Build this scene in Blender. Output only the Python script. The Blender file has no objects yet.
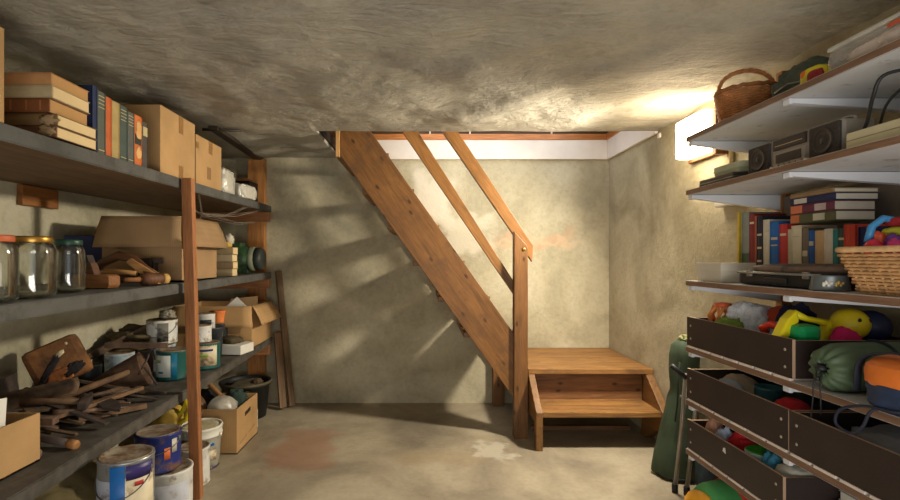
import bpy, bmesh, math, random
from mathutils import Vector, Matrix, noise
R = math.radians
random.seed(7)
SC = bpy.context.scene
COL = SC.collection
H = 1.2                      # eye height
F, VX, VY = 500.0, 424.0, 259.0   # focal length and vanishing point in photo pixels

def at(px, py, Y):           # photo pixel at depth Y -> point in the room
    return Vector(((px - VX) * Y / F, Y, H - (py - VY) * Y / F))

# ------------------------------------------------------------------ materials
def lin(c):
    return tuple(((v / 255) / 12.92 if v / 255 <= .04045 else ((v / 255 + .055) / 1.055) ** 2.4) for v in c)

class NT:
    def __init__(s, name):
        s.m = bpy.data.materials.new(name); s.m.use_nodes = True
        s.t = s.m.node_tree; s.n = s.t.nodes; s.l = s.t.links
        s.b = s.n['Principled BSDF']
        s.tc = s.n.new('ShaderNodeTexCoord')
    def map(s, scale=(1, 1, 1), coord='Object', rot=(0, 0, 0)):
        m = s.n.new('ShaderNodeMapping'); m.inputs['Scale'].default_value = scale; m.inputs['Rotation'].default_value = rot
        s.l.new(s.tc.outputs[coord], m.inputs['Vector']); return m.outputs['Vector']
    def noise(s, vec, scale, detail=4, rough=.55, dist=0):
        n = s.n.new('ShaderNodeTexNoise'); n.inputs['Scale'].default_value = scale; n.inputs['Detail'].default_value = detail
        n.inputs['Roughness'].default_value = rough; n.inputs['Distortion'].default_value = dist
        s.l.new(vec, n.inputs['Vector']); return n.outputs['Fac']
    def ramp(s, fac, stops):
        r = s.n.new('ShaderNodeValToRGB'); e = r.color_ramp.elements
        while len(e) < len(stops): e.new(.5)
        for el, (p, c) in zip(e, stops):
            el.position = p; el.color = (*c, 1)
        s.l.new(fac, r.inputs['Fac']); return r.outputs['Color']
    def mix(s, a, b, fac, mode='MIX'):
        m = s.n.new('ShaderNodeMixRGB'); m.blend_type = mode
        for k, v in (('Color1', a), ('Color2', b), ('Fac', fac)):
            if hasattr(v, 'links') or hasattr(v, 'is_output'): s.l.new(v, m.inputs[k])
            elif k == 'Fac': m.inputs[k].default_value = v
            else: m.inputs[k].default_value = (*v, 1)
        return m.outputs['Color']
    def bump(s, fac, strength, dist=.01):
        b = s.n.new('ShaderNodeBump'); b.inputs['Strength'].default_value = strength; b.inputs['Distance'].default_value = dist
        s.l.new(fac, b.inputs['Height'])
        old = s.b.inputs['Normal'].links
        if old: s.l.new(old[0].from_socket, b.inputs['Normal'])
        s.l.new(b.outputs['Normal'], s.b.inputs['Normal'])
    def color(s, c): s.l.new(c, s.b.inputs['Base Color'])
    def set(s, rough=.6, metal=0, spec=.4):
        s.b.inputs['Roughness'].default_value = rough; s.b.inputs['Metallic'].default_value = metal
        s.b.inputs['Specular IOR Level'].default_value = spec

def sc(c, k): return tuple(min(1, v * k) for v in c)
CACHE = {}
def plain(name, rgb, rough=.55, metal=0, var=.22, scale=9, bump=.12, bscale=60, dirt=None, dirt_amt=.5):
    """even colour with soft wear, optional blotches of a second colour"""
    if name in CACHE: return CACHE[name]
    t = NT(name); c = lin(rgb); v = t.map()
    col = t.ramp(t.noise(v, scale), [(.3, sc(c, 1 - var)), (.7, sc(c, 1 + var))])
    if dirt:
        f = t.ramp(t.noise(t.map(), scale * 1.7, 6, .65), [(.62 - dirt_amt * .25, (0, 0, 0)), (.72 - dirt_amt * .2, (1, 1, 1))])
        col = t.mix(col, lin(dirt), f)
    t.color(col); t.set(rough, metal)
    if bump: t.bump(t.noise(v, bscale), bump, .004)
    CACHE[name] = t.m; return t.m

def wood(name, rgb, axis='X', dark=.5, rough=.55, knots=True, grain=1.0, worn=None):
    if name in CACHE: return CACHE[name]
    t = NT(name); c = lin(rgb)
    s = {'X': (1.2, 14, 14), 'Y': (14, 1.2, 14), 'Z': (14, 14, 1.2)}[axis]
    v = t.map(s)
    g = t.noise(v, 2.2 * grain, 6, .6, .6)
    col = t.ramp(g, [(.28, sc(c, dark)), (.5, c), (.75, sc(c, 1.25))])
    fine = t.noise(v, 9 * grain, 4)
    col = t.mix(col, t.ramp(fine, [(.35, (.55, .55, .55)), (.6, (1, 1, 1))]), .55, 'MULTIPLY')
    if knots:
        k = t.n.new('ShaderNodeTexVoronoi'); k.voronoi_dimensions = '2D'; k.inputs['Scale'].default_value = 4.2
        ks = {'X': (.8, .03, 1.5), 'Y': (1.6, .8, 1.6), 'Z': (1.6, .03, .8)}[axis]
        t.l.new(t.map(ks, rot=(R(90), 0, 0) if axis in 'XZ' else (0, 0, 0)), k.inputs['Vector'])
        f = t.ramp(k.outputs['Distance'], [(.03, (1, 1, 1)), (.085, (0, 0, 0))])
        col = t.mix(col, sc(c, .28), f)
    big = t.ramp(t.noise(t.map(), 3, 3), [(.35, (.72, .7, .68)), (.65, (1.0, 1.0, 1.0))])
    col = t.mix(col, big, .7, 'MULTIPLY')
    if worn:
        f = t.ramp(t.noise(t.map(), 5, 6, .7), [(.5, (0, 0, 0)), (.68, (1, 1, 1))])
        col = t.mix(col, lin(worn), f)
    t.color(col); t.set(rough, 0, .35); t.bump(g, .25, .003)
    CACHE[name] = t.m; return t.m

def plaster(name, base, light, dark, floor=False, patches=(), rough_k=1):
    t = NT(name); v = t.map()
    n1 = t.noise(v, 1.6, 5, .55, .6); n2 = t.noise(v, 6, 8, .7, .2); n3 = t.noise(v, 34, 6, .65)
    col = t.ramp(n1, [(.32, lin(dark)), (.5, lin(base)), (.68, lin(light))])
    col = t.mix(col, t.ramp(n2, [(.34, (.80, .79, .77)), (.5, (1, 1, 1)), (.7, (1.0, 1.0, 1.0))]), .6, 'MULTIPLY')
    col = t.mix(col, t.ramp(n3, [(.36, (.84, .83, .82)), (.55, (1, 1, 1))]), .6, 'MULTIPLY')
    for (lo, hi, rgb, amt, sca) in patches:      # soft stains: a box in room coordinates with ragged edges
        sep = t.n.new('ShaderNodeSeparateXYZ'); w = t.n.new('ShaderNodeVectorMath'); w.operation = 'MULTIPLY_ADD'
        nn = t.n.new('ShaderNodeTexNoise'); nn.inputs['Scale'].default_value = sca; nn.inputs['Detail'].default_value = 5
        t.l.new(t.tc.outputs['Object'], nn.inputs['Vector'])
        t.l.new(nn.outputs['Color'], w.inputs[0]); w.inputs[1].default_value = (.35, .35, .35)
        sub = t.n.new('ShaderNodeVectorMath'); sub.operation = 'SUBTRACT'; sub.inputs[1].default_value = (.175, .175, .175)
        t.l.new(t.tc.outputs['Object'], sub.inputs[0]); t.l.new(sub.outputs[0], w.inputs[2])
        t.l.new(w.outputs[0], sep.inputs[0])
        fac = None
        for ax in range(3):
            if lo[ax] is None: continue
            mr = t.n.new('ShaderNodeMapRange'); mr.interpolation_type = 'SMOOTHSTEP'
            cx = (lo[ax] + hi[ax]) / 2; hw = (hi[ax] - lo[ax]) / 2
            d = t.n.new('ShaderNodeMath'); d.operation = 'SUBTRACT'; t.l.new(sep.outputs[ax], d.inputs[0]); d.inputs[1].default_value = cx
            a = t.n.new('ShaderNodeMath'); a.operation = 'ABSOLUTE'; t.l.new(d.outputs[0], a.inputs[0])
            mr.inputs['From Min'].default_value = hw; mr.inputs['From Max'].default_value = hw * .55
            t.l.new(a.outputs[0], mr.inputs['Value'])
            if fac is None: fac = mr.outputs['Result']
            else:
                mu = t.n.new('ShaderNodeMath'); mu.operation = 'MULTIPLY'; t.l.new(fac, mu.inputs[0]); t.l.new(mr.outputs['Result'], mu.inputs[1]); fac = mu.outputs[0]
        mu = t.n.new('ShaderNodeMath'); mu.operation = 'MULTIPLY'; t.l.new(fac, mu.inputs[0]); mu.inputs[1].default_value = amt
        col = t.mix(col, lin(rgb), mu.outputs[0])
    t.color(col); t.set(.5 if floor else .85, 0, .35 if floor else .2)
    if floor:
        t.bump(n2, .15, .01); t.bump(n3, .12, .004)
    else:
        t.bump(n2, .4 * rough_k, .02 * rough_k); t.bump(n3, .35 * rough_k ** 2, .007)
        if rough_k > 1.2: t.bump(t.noise(t.map((1, 2.6, 1), rot=(0, 0, .5)), 5, 7, .6, .8), .55, .04)
    return t.m

def glass(name, tint=(.9, .95, .92), refl=.12):
    """thin glass: clear with a coat of reflection that grows towards the edge"""
    t = NT(name)
    tr = t.n.new('ShaderNodeBsdfTransparent'); tr.inputs[0].default_value = (*tint, 1)
    gl = t.n.new('ShaderNodeBsdfGlossy'); gl.inputs['Roughness'].default_value = .05
    lw = t.n.new('ShaderNodeLayerWeight'); lw.inputs['Blend'].default_value = .35
    mx = t.n.new('ShaderNodeMixShader')
    mr = t.n.new('ShaderNodeMapRange'); mr.inputs['To Min'].default_value = refl * .4; mr.inputs['To Max'].default_value = .75
    t.l.new(lw.outputs['Fresnel'], mr.inputs['Value']); t.l.new(mr.outputs['Result'], mx.inputs[0])
    t.l.new(tr.outputs[0], mx.inputs[1]); t.l.new(gl.outputs[0], mx.inputs[2])
    t.l.new(mx.outputs[0], t.n['Material Output'].inputs['Surface'])
    return t.m

def film(name, rgb, alpha=.55):
    """cloudy plastic film"""
    t = NT(name); c = lin(rgb); v = t.map()
    t.color(t.ramp(t.noise(v, 14), [(.3, sc(c, .8)), (.7, sc(c, 1.1))])); t.set(.2, 0, .6)
    t.b.inputs['Alpha'].default_value = alpha; t.bump(t.noise(v, 25), .6, .01)
    return t.m

def rust(name, a=(96, 78, 62), b=(132, 104, 76), c=(56, 48, 43), rough=.85):
    if name in CACHE: return CACHE[name]
    t = NT(name); v = t.map()
    col = t.ramp(t.noise(v, 11, 7, .65, .5), [(.3, lin(c)), (.5, lin(a)), (.72, lin(b))])
    t.color(col); t.set(rough, .15, .3); t.bump(t.noise(v, 45, 5), .5, .004)
    CACHE[name] = t.m; return t.m

def cardboard(name, rgb=(190, 148, 98)):
    if name in CACHE: return CACHE[name]
    t = NT(name); c = lin(rgb)
    col = t.ramp(t.noise(t.map(), 5, 5), [(.3, sc(c, .82)), (.7, sc(c, 1.1))])
    w = t.n.new('ShaderNodeTexWave'); w.inputs['Scale'].default_value = 28; w.inputs['Distortion'].default_value = .6
    t.l.new(t.map((1, 1, .05)), w.inputs['Vector'])
    col = t.mix(col, t.ramp(w.outputs['Fac'], [(0, (.88, .88, .88)), (1, (1, 1, 1))]), .5, 'MULTIPLY')
    t.color(col); t.set(.85, 0, .2); t.bump(w.outputs['Fac'], .12, .002)
    CACHE[name] = t.m; return t.m

def glow(name, rgb, strength):
    t = NT(name)
    t.color(t.ramp(t.noise(t.map(), 3), [(0, lin(rgb)), (1, lin(rgb))]))
    t.b.inputs['Emission Color'].default_value = (*rgb_lin_f(rgb), 1); t.b.inputs['Emission Strength'].default_value = strength
    return t.m
def rgb_lin_f(rgb): return lin(rgb)

# ------------------------------------------------------------------ mesh helpers
def smooth(pts, n=6):         # rounded path through the given points
    P = [Vector(p) for p in pts]; out = []
    for i in range(len(P) - 1):
        a, b, c, d = P[max(i - 1, 0)], P[i], P[i + 1], P[min(i + 2, len(P) - 1)]
        for k in range(n):
            t = k / n; out.append(.5 * ((2 * b) + (c - a) * t + (2 * a - 5 * b + 4 * c - d) * t * t + (3 * b - a - 3 * c + d) * t ** 3))
    return out + [P[-1]]

class MB:
    def __init__(s): s.bm = bmesh.new(); s.smooth = False
    def _add(s, verts, faces, mi=0, M=None):
        vs = [s.bm.verts.new(M @ Vector(v) if M else v) for v in verts]
        out = []
        for f in faces:
            try:
                fc = s.bm.faces.new([vs[i] for i in f]); fc.material_index = mi; out.append(fc)
            except ValueError: pass
        return vs, out
    def box(s, lo, hi, bev=0, mi=0, M=None, edge_mi=None):
        x0, y0, z0 = lo; x1, y1, z1 = hi
        v = [(x0, y0, z0), (x1, y0, z0), (x1, y1, z0), (x0, y1, z0), (x0, y0, z1), (x1, y0, z1), (x1, y1, z1), (x0, y1, z1)]
        f = [(0, 3, 2, 1), (4, 5, 6, 7), (0, 1, 5, 4), (1, 2, 6, 5), (2, 3, 7, 6), (3, 0, 4, 7)]
        vs, fs = s._add(v, f, mi, M)
        if edge_mi is not None:
            dims = (abs(x1 - x0), abs(y1 - y0), abs(z1 - z0)); a = dims.index(min(dims))
            for fc, fa in zip(fs, (2, 2, 1, 0, 1, 0)):
                if fa != a: fc.material_index = edge_mi
        if bev:
            es = list({e for fc in fs for e in fc.edges})
            bmesh.ops.bevel(s.bm, geom=es, offset=bev, segments=2, profile=.6, affect='EDGES', clamp_overlap=True)
        return s
    def prism(s, pts, a, b, axis='Y', bev=0, mi=0, M=None):
        """outline of 2D points swept from a to b along axis"""
        def P(p, t):
            return {'Y': (p[0], t, p[1]), 'X': (t, p[0], p[1]), 'Z': (p[0], p[1], t)}[axis]
        n = len(pts)
        v = [P(p, a) for p in pts] + [P(p, b) for p in pts]
        f = [tuple(range(n - 1, -1, -1)), tuple(range(n, 2 * n))] + [(i, (i + 1) % n, n + (i + 1) % n, n + i) for i in range(n)]
        vs, fs = s._add(v, f, mi, M)
        bmesh.ops.recalc_face_normals(s.bm, faces=fs)
        if bev:
            es = list({e for fc in fs for e in fc.edges})
            bmesh.ops.bevel(s.bm, geom=es, offset=bev, segments=2, profile=.6, affect='EDGES', clamp_overlap=True)
        return s
    def tube(s, path, r, seg=8, closed=False, cap=True, mi=0):
        path = [Vector(p) for p in path]; n = len(path); rings = []
        rr = r if isinstance(r, (list, tuple)) else [r] * n
        prev = None
        for i, p in enumerate(path):
            if closed: d = path[(i + 1) % n] - path[i - 1]
            else: d = path[min(i + 1, n - 1)] - path[max(i - 1, 0)]
            d = d.normalized() if d.length > 1e-9 else Vector((0, 0, 1))
            if prev is None:
                u = d.orthogonal().normalized()
            else:
                u = prev - d * prev.dot(d)
                u = u.normalized() if u.length > 1e-6 else d.orthogonal().normalized()
            prev = u; w = d.cross(u)
            rings.append([s.bm.verts.new(p + (u * math.cos(2 * math.pi * k / seg) + w * math.sin(2 * math.pi * k / seg)) * rr[i]) for k in range(seg)])
        m = n if closed else n - 1
        for i in range(m):
            A, B = rings[i], rings[(i + 1) % n]
            for k in range(seg):
                f = s.bm.faces.new((A[k], A[(k + 1) % seg], B[(k + 1) % seg], B[k])); f.smooth = True; f.material_index = mi
        if cap and not closed:
            f = s.bm.faces.new(rings[0][::-1]); f.material_index = mi
            f = s.bm.faces.new(rings[-1]); f.material_index = mi
        return s
    def lathe(s, prof, seg=32, c=(0, 0, 0), M=None, mi=0, smooth=True):
        """profile of (radius, z); radius 0 closes"""
        M = (M or Matrix()) ; c = Vector(c); rings = []
        for r, z in prof:
            if r < 1e-6: rings.append([s.bm.verts.new(M @ (c + Vector((0, 0, z))))])
            else: rings.append([s.bm.verts.new(M @ (c + Vector((r * math.cos(2 * math.pi * k / seg), r * math.sin(2 * math.pi * k / seg), z)))) for k in range(seg)])
        for A, B in zip(rings, rings[1:]):
            for k in range(seg):
                k2 = (k + 1) % seg
                if len(A) == 1 and len(B) == 1: continue
                vs = (A[0], B[k2], B[k]) if len(A) == 1 else ((A[k], A[k2], B[0]) if len(B) == 1 else (A[k], A[k2], B[k2], B[k]))
                try:
                    f = s.bm.faces.new(vs); f.smooth = smooth; f.material_index = mi
                except ValueError: pass
        return s
    def patch(s, r, z0, z1, a0, a1, n=14, t=.0015, c=(0, 0, 0), mi=0):
        """curved label on a can, thin but solid; angles in degrees"""
        c = Vector(c)
        def p(rr, a, z): return c + Vector((rr * math.cos(a), rr * math.sin(a), z))
        A = [R(a0 + (a1 - a0) * i / n) for i in range(n + 1)]
        g = [[s.bm.verts.new(p(rr, a, z)) for a in A] for rr in (r, r + t) for z in (z0, z1)]
        for i in range(n):
            for q in ((g[2][i], g[2][i + 1], g[3][i + 1], g[3][i]), (g[0][i + 1], g[0][i], g[1][i], g[1][i + 1]),
                      (g[1][i], g[3][i], g[3][i + 1], g[1][i + 1]), (g[0][i], g[0][i + 1], g[2][i + 1], g[2][i])):
                f = s.bm.faces.new(q); f.smooth = True; f.material_index = mi
        return s
    def blob(s, size, seed=0, amp=.2, freq=2.2, sub=3, c=(0, 0, 0), flat=-.75, power=1.0, fold=0, mi=0, M=None):
        """lumpy, creased body of cloth, plastic or stuffing that settles flat below"""
        r = bmesh.ops.create_icosphere(s.bm, subdivisions=sub, radius=1)
        off = Vector((seed * 7.3, seed * 3.1, seed * 5.7)); c = Vector(c)
        for v in r['verts']:
            d = v.co.normalized()
            n = noise.fractal(d * freq + off, 1.0, 2.0, 4)
            k = 1 + amp * n
            if fold: k += fold * (abs(noise.noise(d * freq * 2.3 + off)) - .25)
            q = Vector([math.copysign(abs(x) ** power, x) for x in d]) * k
            if q.z < flat: q.z = flat + (q.z - flat) * .12
            p = Vector((q.x * size[0], q.y * size[1], (q.z - flat) * size[2]))
            v.co = (M @ p if M else p) + c
            for f in v.link_faces: f.smooth = True; f.material_index = mi
        return s
    def sheet(s, nx, ny, fn, t=.003, mi=0):
        """bent sheet: fn(u, v) -> point, given a thickness t along its normal"""
        g = [[Vector(fn(i / nx, j / ny)) for j in range(ny + 1)] for i in range(nx + 1)]
        top, bot = [], []
        for i in range(nx + 1):
            ra, rb = [], []
            for j in range(ny + 1):
                du = g[min(i + 1, nx)][j] - g[max(i - 1, 0)][j]; dv = g[i][min(j + 1, ny)] - g[i][max(j - 1, 0)]
                n = du.cross(dv); n = n.normalized() if n.length > 1e-9 else Vector((0, 0, 1))
                ra.append(s.bm.verts.new(g[i][j] + n * t / 2)); rb.append(s.bm.verts.new(g[i][j] - n * t / 2))
            top.append(ra); bot.append(rb)
        def F(vs):
            f = s.bm.faces.new(vs); f.smooth = True; f.material_index = mi
        for i in range(nx):
            for j in range(ny):
                F((top[i][j], top[i + 1][j], top[i + 1][j + 1], top[i][j + 1])); F((bot[i][j], bot[i][j + 1], bot[i + 1][j + 1], bot[i + 1][j]))
        for i in range(nx):
            F((top[i][0], bot[i][0], bot[i + 1][0], top[i + 1][0])); F((top[i][ny], top[i + 1][ny], bot[i + 1][ny], bot[i][ny]))
        for j in range(ny):
            F((top[0][j], top[0][j + 1], bot[0][j + 1], bot[0][j])); F((top[nx][j], bot[nx][j], bot[nx][j + 1], top[nx][j + 1]))
        return s
    def build(s, name, mats, parent=None, loc=(0, 0, 0), rot=(0, 0, 0), smooth=None):
        me = bpy.data.meshes.new(name); s.bm.normal_update(); s.bm.to_mesh(me); s.bm.free()
        for m in (mats if isinstance(mats, (list, tuple)) else [mats]): me.materials.append(m)
        o = bpy.data.objects.new(name, me); COL.objects.link(o)
        o.location = loc; o.rotation_euler = rot
        if parent: o.parent = parent
        return o

def tag(o, label, cat=None, group=None, kind=None):
    if label: o['label'] = label
    if cat: o['category'] = cat
    if group: o['group'] = group
    if kind: o['kind'] = kind
    return o
def thing(name, label, cat, loc=(0, 0, 0), rot=(0, 0, 0), group=None):
    o = bpy.data.objects.new(name, None); COL.objects.link(o); o.empty_display_size = .05
    o.location = loc; o.rotation_euler = rot
    return tag(o, label, cat, group)
def struct(mb, name, mats, **k):
    o = mb.build(name, mats, **k); o['kind'] = 'structure'; return o
def copy_tree(root, loc, rot, label, group=None):
    r = root.copy(); COL.objects.link(r); r.location = loc; r.rotation_euler = rot; r['label'] = label
    if group: r['group'] = group
    for ch in list(root.children):
        c = ch.copy(); COL.objects.link(c); c.parent = r
        for g in list(ch.children):
            d = g.copy(); COL.objects.link(d); d.parent = c
    return r
EXPO = 0.25
WORLD = .45
REAR = 30
UPST = 6
LAMP = 16
BULB = 5
KEY = 175
# ------------------------------------------------------------------ camera, light
cam = bpy.data.cameras.new('camera'); camo = bpy.data.objects.new('camera', cam); COL.objects.link(camo)
camo.location = (0, 0, H); camo.rotation_euler = (R(90), 0, 0)
cam.sensor_width = 36; cam.lens = F / 900 * 36
cam.shift_x = (450 - VX) / 900; cam.shift_y = (VY - 250) / 900
cam.clip_start = .02
SC.camera = camo
SC.view_settings.view_transform = 'Standard'; SC.view_settings.look = 'None'; SC.view_settings.gamma = 1
SC.view_settings.use_curve_mapping = False
SC.view_settings.exposure = EXPO
w = bpy.data.worlds.new('world'); SC.world = w; w.use_nodes = True
w.node_tree.nodes['Background'].inputs[0].default_value = (.92, .97, 1.0, 1)
w.node_tree.nodes['Background'].inputs[1].default_value = WORLD

def area(name, loc, rot, size, power, col):
    l = bpy.data.lights.new(name, 'AREA'); l.shape = 'RECTANGLE'; l.size, l.size_y = size; l.energy = power; l.color = col
    o = bpy.data.objects.new(name, l); COL.objects.link(o); o.location = loc; o.rotation_euler = rot; return o
area('added_rear_fill', (.1, -.45, .6), (R(142), 0, 0), (1.6, .8), REAR, (1, .95, .88))  # added fill behind the camera, aimed up to brighten ceiling and room
pl = bpy.data.lights.new('wall_lamp_bulb', 'POINT'); pl.energy = BULB; pl.color = (1, .86, .66); pl.shadow_soft_size = .07
plo = bpy.data.objects.new('wall_lamp_bulb', pl); COL.objects.link(plo); plo.location = (1.33, 2.70, 1.84)
sl = bpy.data.lights.new('wall_lamp_face', 'SPOT'); sl.energy = KEY; sl.color = (1, .91, .75); sl.shadow_soft_size = .075; sl.spot_size = R(145); sl.spot_blend = .75
slo = bpy.data.objects.new('wall_lamp_face', sl); COL.objects.link(slo); slo.location = (1.345, 2.70, 1.82); slo.rotation_euler = Vector((-1, .42, -.78)).to_track_quat('-Z', 'Y').to_euler()
area('upstairs_daylight', (.6, 3.75, 2.32), (0, 0, 0), (1.4, .6), UPST, (.86, .92, 1))

# ------------------------------------------------------------------ room
YB, XL, XR, ZC = 4.167, -1.9, 1.542, 2.043
m_back = plaster('wall_plaster_back', (178, 168, 140), (198, 190, 164), (150, 144, 122), patches=[
    ((.55, None, 1.30), (1.35, None, 1.42), (196, 156, 124), .5, 4),
    ((-.15, None, 1.45), (.3, None, 1.95), (214, 204, 184), .8, 5),
    ((.1, None, 1.22), (.6, None, 1.6), (210, 200, 178), .6, 6),
    ((.45, None, 1.30), (1.54, None, 1.36), (206, 178, 146), .4, 9)])
m_left = plaster('wall_plaster_left', (186, 178, 150), (204, 198, 174), (150, 144, 120))
m_right = plaster('wall_plaster_right', (180, 170, 142), (200, 192, 166), (150, 140, 112))
m_ceil = plaster('ceiling_plaster', (174, 168, 152), (188, 181, 163), (158, 152, 140), rough_k=1.5)
m_floor = plaster('floor_concrete', (158, 146, 124), (180, 168, 144), (124, 114, 98), floor=True, patches=[
    ((-1.0, 2.75, None), (-.52, 3.6, None), (156, 104, 78), .5, 5),
    ((-.25, 2.9, None), (.45, 3.15, None), (150, 126, 90), .3, 4),
    ((.3, 2.95, None), (.56, 3.3, None), (206, 198, 180), .5, 9)])
struct(MB().box((XL - .1, -.6, -.1), (XR + .1, YB + .1, 0)), 'floor', m_floor)
struct(MB().box((XL - .1, YB, 0), (XR + .1, YB + .1, 2.45)), 'wall_back', m_back)
struct(MB().box((XL - .1, -.6, 0), (XL, YB, 2.45)), 'wall_left', m_left)
struct(MB().box((XR, -.6, 0), (XR + .1, YB, 2.45)), 'wall_right', m_right)

# plastered ceiling slab, trowelled by hand, with the stair opening cut out at the back right
HX, HY = -.71, 3.292
def cz(x, y):
    n = noise.fractal(Vector((x * 1.1, y * 1.1, 3.3)), 1, 2, 5) * .014
    n += (noise.turbulence(Vector((x * 3.1 + y * 1.2, y * 2.6 - x, 1.1)), 4, False) - .6) * .017
    n += noise.ridged_multi_fractal(Vector((x * 2.3 + y, y * 1.7, 8.1)), 1, 2, 4, 1, 2) * .005
    e = min(1, max(0, (HY - y) / .25)) if x > HX else min(1, max(0, (YB - y) / .15))
    return ZC + n * (.25 + .75 * e)
mb = MB()
xs = sorted(set([XL + (XR - XL) * i / 150 for i in range(151)] + [HX])); ys = sorted(set([-.6 + (YB + .6) * j / 200 for j in range(201)] + [HY]))
grid = {}
for i, x in enumerate(xs):
    for j, y in enumerate(ys):
        if x > HX + 1e-6 and y > HY + 1e-6: continue
        grid[i, j] = mb.bm.verts.new((x, y, cz(x, y)))
ih, jh = xs.index(HX), ys.index(HY)
for i in range(len(xs) - 1):
    for j in range(len(ys) - 1):
        q = [(i, j), (i, j + 1), (i + 1, j + 1), (i + 1, j)]
        if all(k in grid for k in q):
            f = mb.bm.faces.new([grid[k] for k in q]); f.smooth = True
def cheek(keys):             # sides of the opening, up through the slab
    up = [mb.bm.verts.new((xs[i], ys[j], 2.45)) for i, j in keys]; dn = [mb.bm.verts.new((xs[i], ys[j], grid[i, j].co.z)) for i, j in keys]
    for a in range(len(keys) - 1): mb.bm.faces.new((dn[a], dn[a + 1], up[a + 1], up[a]))
cheek([(i, jh) for i in range(ih, len(xs))]); cheek([(ih, j) for j in range(jh, len(ys))])
vs, _ = mb._add([(XL - .1, -.6, 2.47), (XR + .1, -.6, 2.47), (XR + .1, HY, 2.47), (XL - .1, HY, 2.47)], [(0, 1, 2, 3)])
vs, _ = mb._add([(XL - .1, HY, 2.47), (HX, HY, 2.47), (HX, YB + .1, 2.47), (XL - .1, YB + .1, 2.47)], [(0, 1, 2, 3)])
struct(mb, 'ceiling', m_ceil)

# lining boards round the stair opening
m_white = plain('white_gloss_paint', (226, 216, 204), .45, var=.05, bump=.05)
m_orange = wood('varnished_pine', (206, 134, 76), 'X', .75, .35, knots=False)
struct(MB().box((HX + .025, YB - .022, 2.028), (XR - .022, YB, 2.188), .003), 'trim_back', m_white)
struct(MB().box((XR - .022, HY, 2.028), (XR, YB, 2.188), .003), 'trim_right', m_white)
struct(MB().box((HX + .025, YB - .03, 2.188), (XR - .03, YB, 2.236), .003), 'trim_landing_edge', m_orange)
struct(MB().box((XR - .03, HY, 2.188), (XR, YB, 2.243), .003), 'trim_landing_side', wood('varnished_pine_side', (206, 134, 76), 'Y', .75, .35, knots=False))
m_dk = wood('dark_floor_joist', (92, 66, 46), 'X')
struct(MB().box((HX, YB - .008, 2.236), (XR, YB, 2.45)), 'trim_joist', m_dk)
struct(MB().box((HX, HY + .005, 2.06), (HX + .02, YB - .001, 2.45)), 'trim_left_shade', wood('cheek_shade_brown', (60, 46, 36), 'Y', knots=False))  # dark board added so the left side of the opening looks shaded
struct(MB().box((HX, HY, 2.45), (XR + .1, YB + .1, 2.5)), 'ceiling_upper', wood('upper_boards', (150, 104, 66), 'X'))
for i, px in enumerate((430, 470, 552)):
    p = at(px, 134, YB - .03)
    o = MB().box((-.006, 0, 0), (.006, .022, .09), .002).build('bracket_clip', m_white, loc=(p.x, p.y + .005, 2.236))
    tag(o, ('white metal clip on the stair opening edge between the two sloping rails', 'white metal clip on the stair opening edge just beside the handrail top',
            'white metal clip on the stair opening edge, furthest along toward the lamp')[i], 'clip', 'clips along the stair opening')

# dark timber let into the ceiling over the shelving
m_dw = wood('dark_old_timber', (62, 52, 42), 'Y', knots=False)
o = MB().prism([(-1.36, 3.15), (-1.30, 3.15), (-1.335, YB), (-1.40, YB)], 2.015, 2.06, 'Z', .003).build('ceiling_batten', m_dw)
tag(o, 'dark timber batten on the ceiling running to the back wall', 'batten')
o = MB().tube([(-1.40, 3.16, 2.018), (-1.17, 3.2, 2.022)], .009).build('ceiling_rod', m_dw)
tag(o, 'thin dark rod fixed across the ceiling above the left cardboard boxes', 'rod')

# ------------------------------------------------------------------ staircase
w_st = wood('stair_pine_slope', (130, 88, 44), 'X', .66, .5, worn=(94, 64, 37))
w_x = wood('stair_pine_x', (156, 112, 62), 'X', .5, .55, knots=False, worn=(112, 80, 50))
w_y = wood('stair_pine_y', (138, 97, 53), 'Y', .55, .5, knots=False)
w_z = wood('stair_pine_post', (124, 84, 44), 'Z', .55, .5)
w_rail = wood('stair_pine_rail', (148, 102, 52), 'X', .6, .45)
w_rd = wood('stair_pine_dark', (124, 88, 56), 'X', .5, .6)
st = thing('staircase', 'steep open wooden staircase rising from a low landing in the back corner', 'staircase', (1.1, 3.7, 0))
OX, OY = 1.1, 3.7
A = R(54.7)
def slope_board(name, pts, y0, y1, mat, bev=.004):
    # outline in X/Z of the room, grain running along the slope
    c, s_ = math.cos(A), math.sin(A); o = (.7, .4)
    loc = []
    for x, z in pts:
        dx, dz = x - o[0], z - o[1]; loc.append((dx * c - dz * s_, dx * s_ + dz * c))
    return MB().prism(loc, y0 - OY, y1 - OY, 'Y', bev).build(name, mat, st, (o[0] - OX, 0, o[1]), (0, A, 0))
def xu(z): return -.343 - (z - 2.04) / 1.412
sp = [(-.565, 1.90), (-.562, 2.25), (xu(2.25), 2.25), (.70, .565), (.70, .13), (.60, .27)]
slope_board('stringer', sp, 3.365, 3.405, w_st)
slope_board('stringer', sp, 4.12, 4.16, w_st)
for k in range(7):
    z = .46 + .243 * (k + 1)
    MB().box((xu(z) - .335 - OX, 3.39 - OY, z - .036), (xu(z) + .017 - OX, 4.135 - OY, z), .004).build('tread', w_y, st)
MB().box((-.592 - OX, 3.345 - OY, 1.885), (-.566 - OX, 3.40 - OY, 2.10), .003).build('end_block', wood('end_pine', (206, 160, 100), 'Z', .7, knots=False), st)
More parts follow.
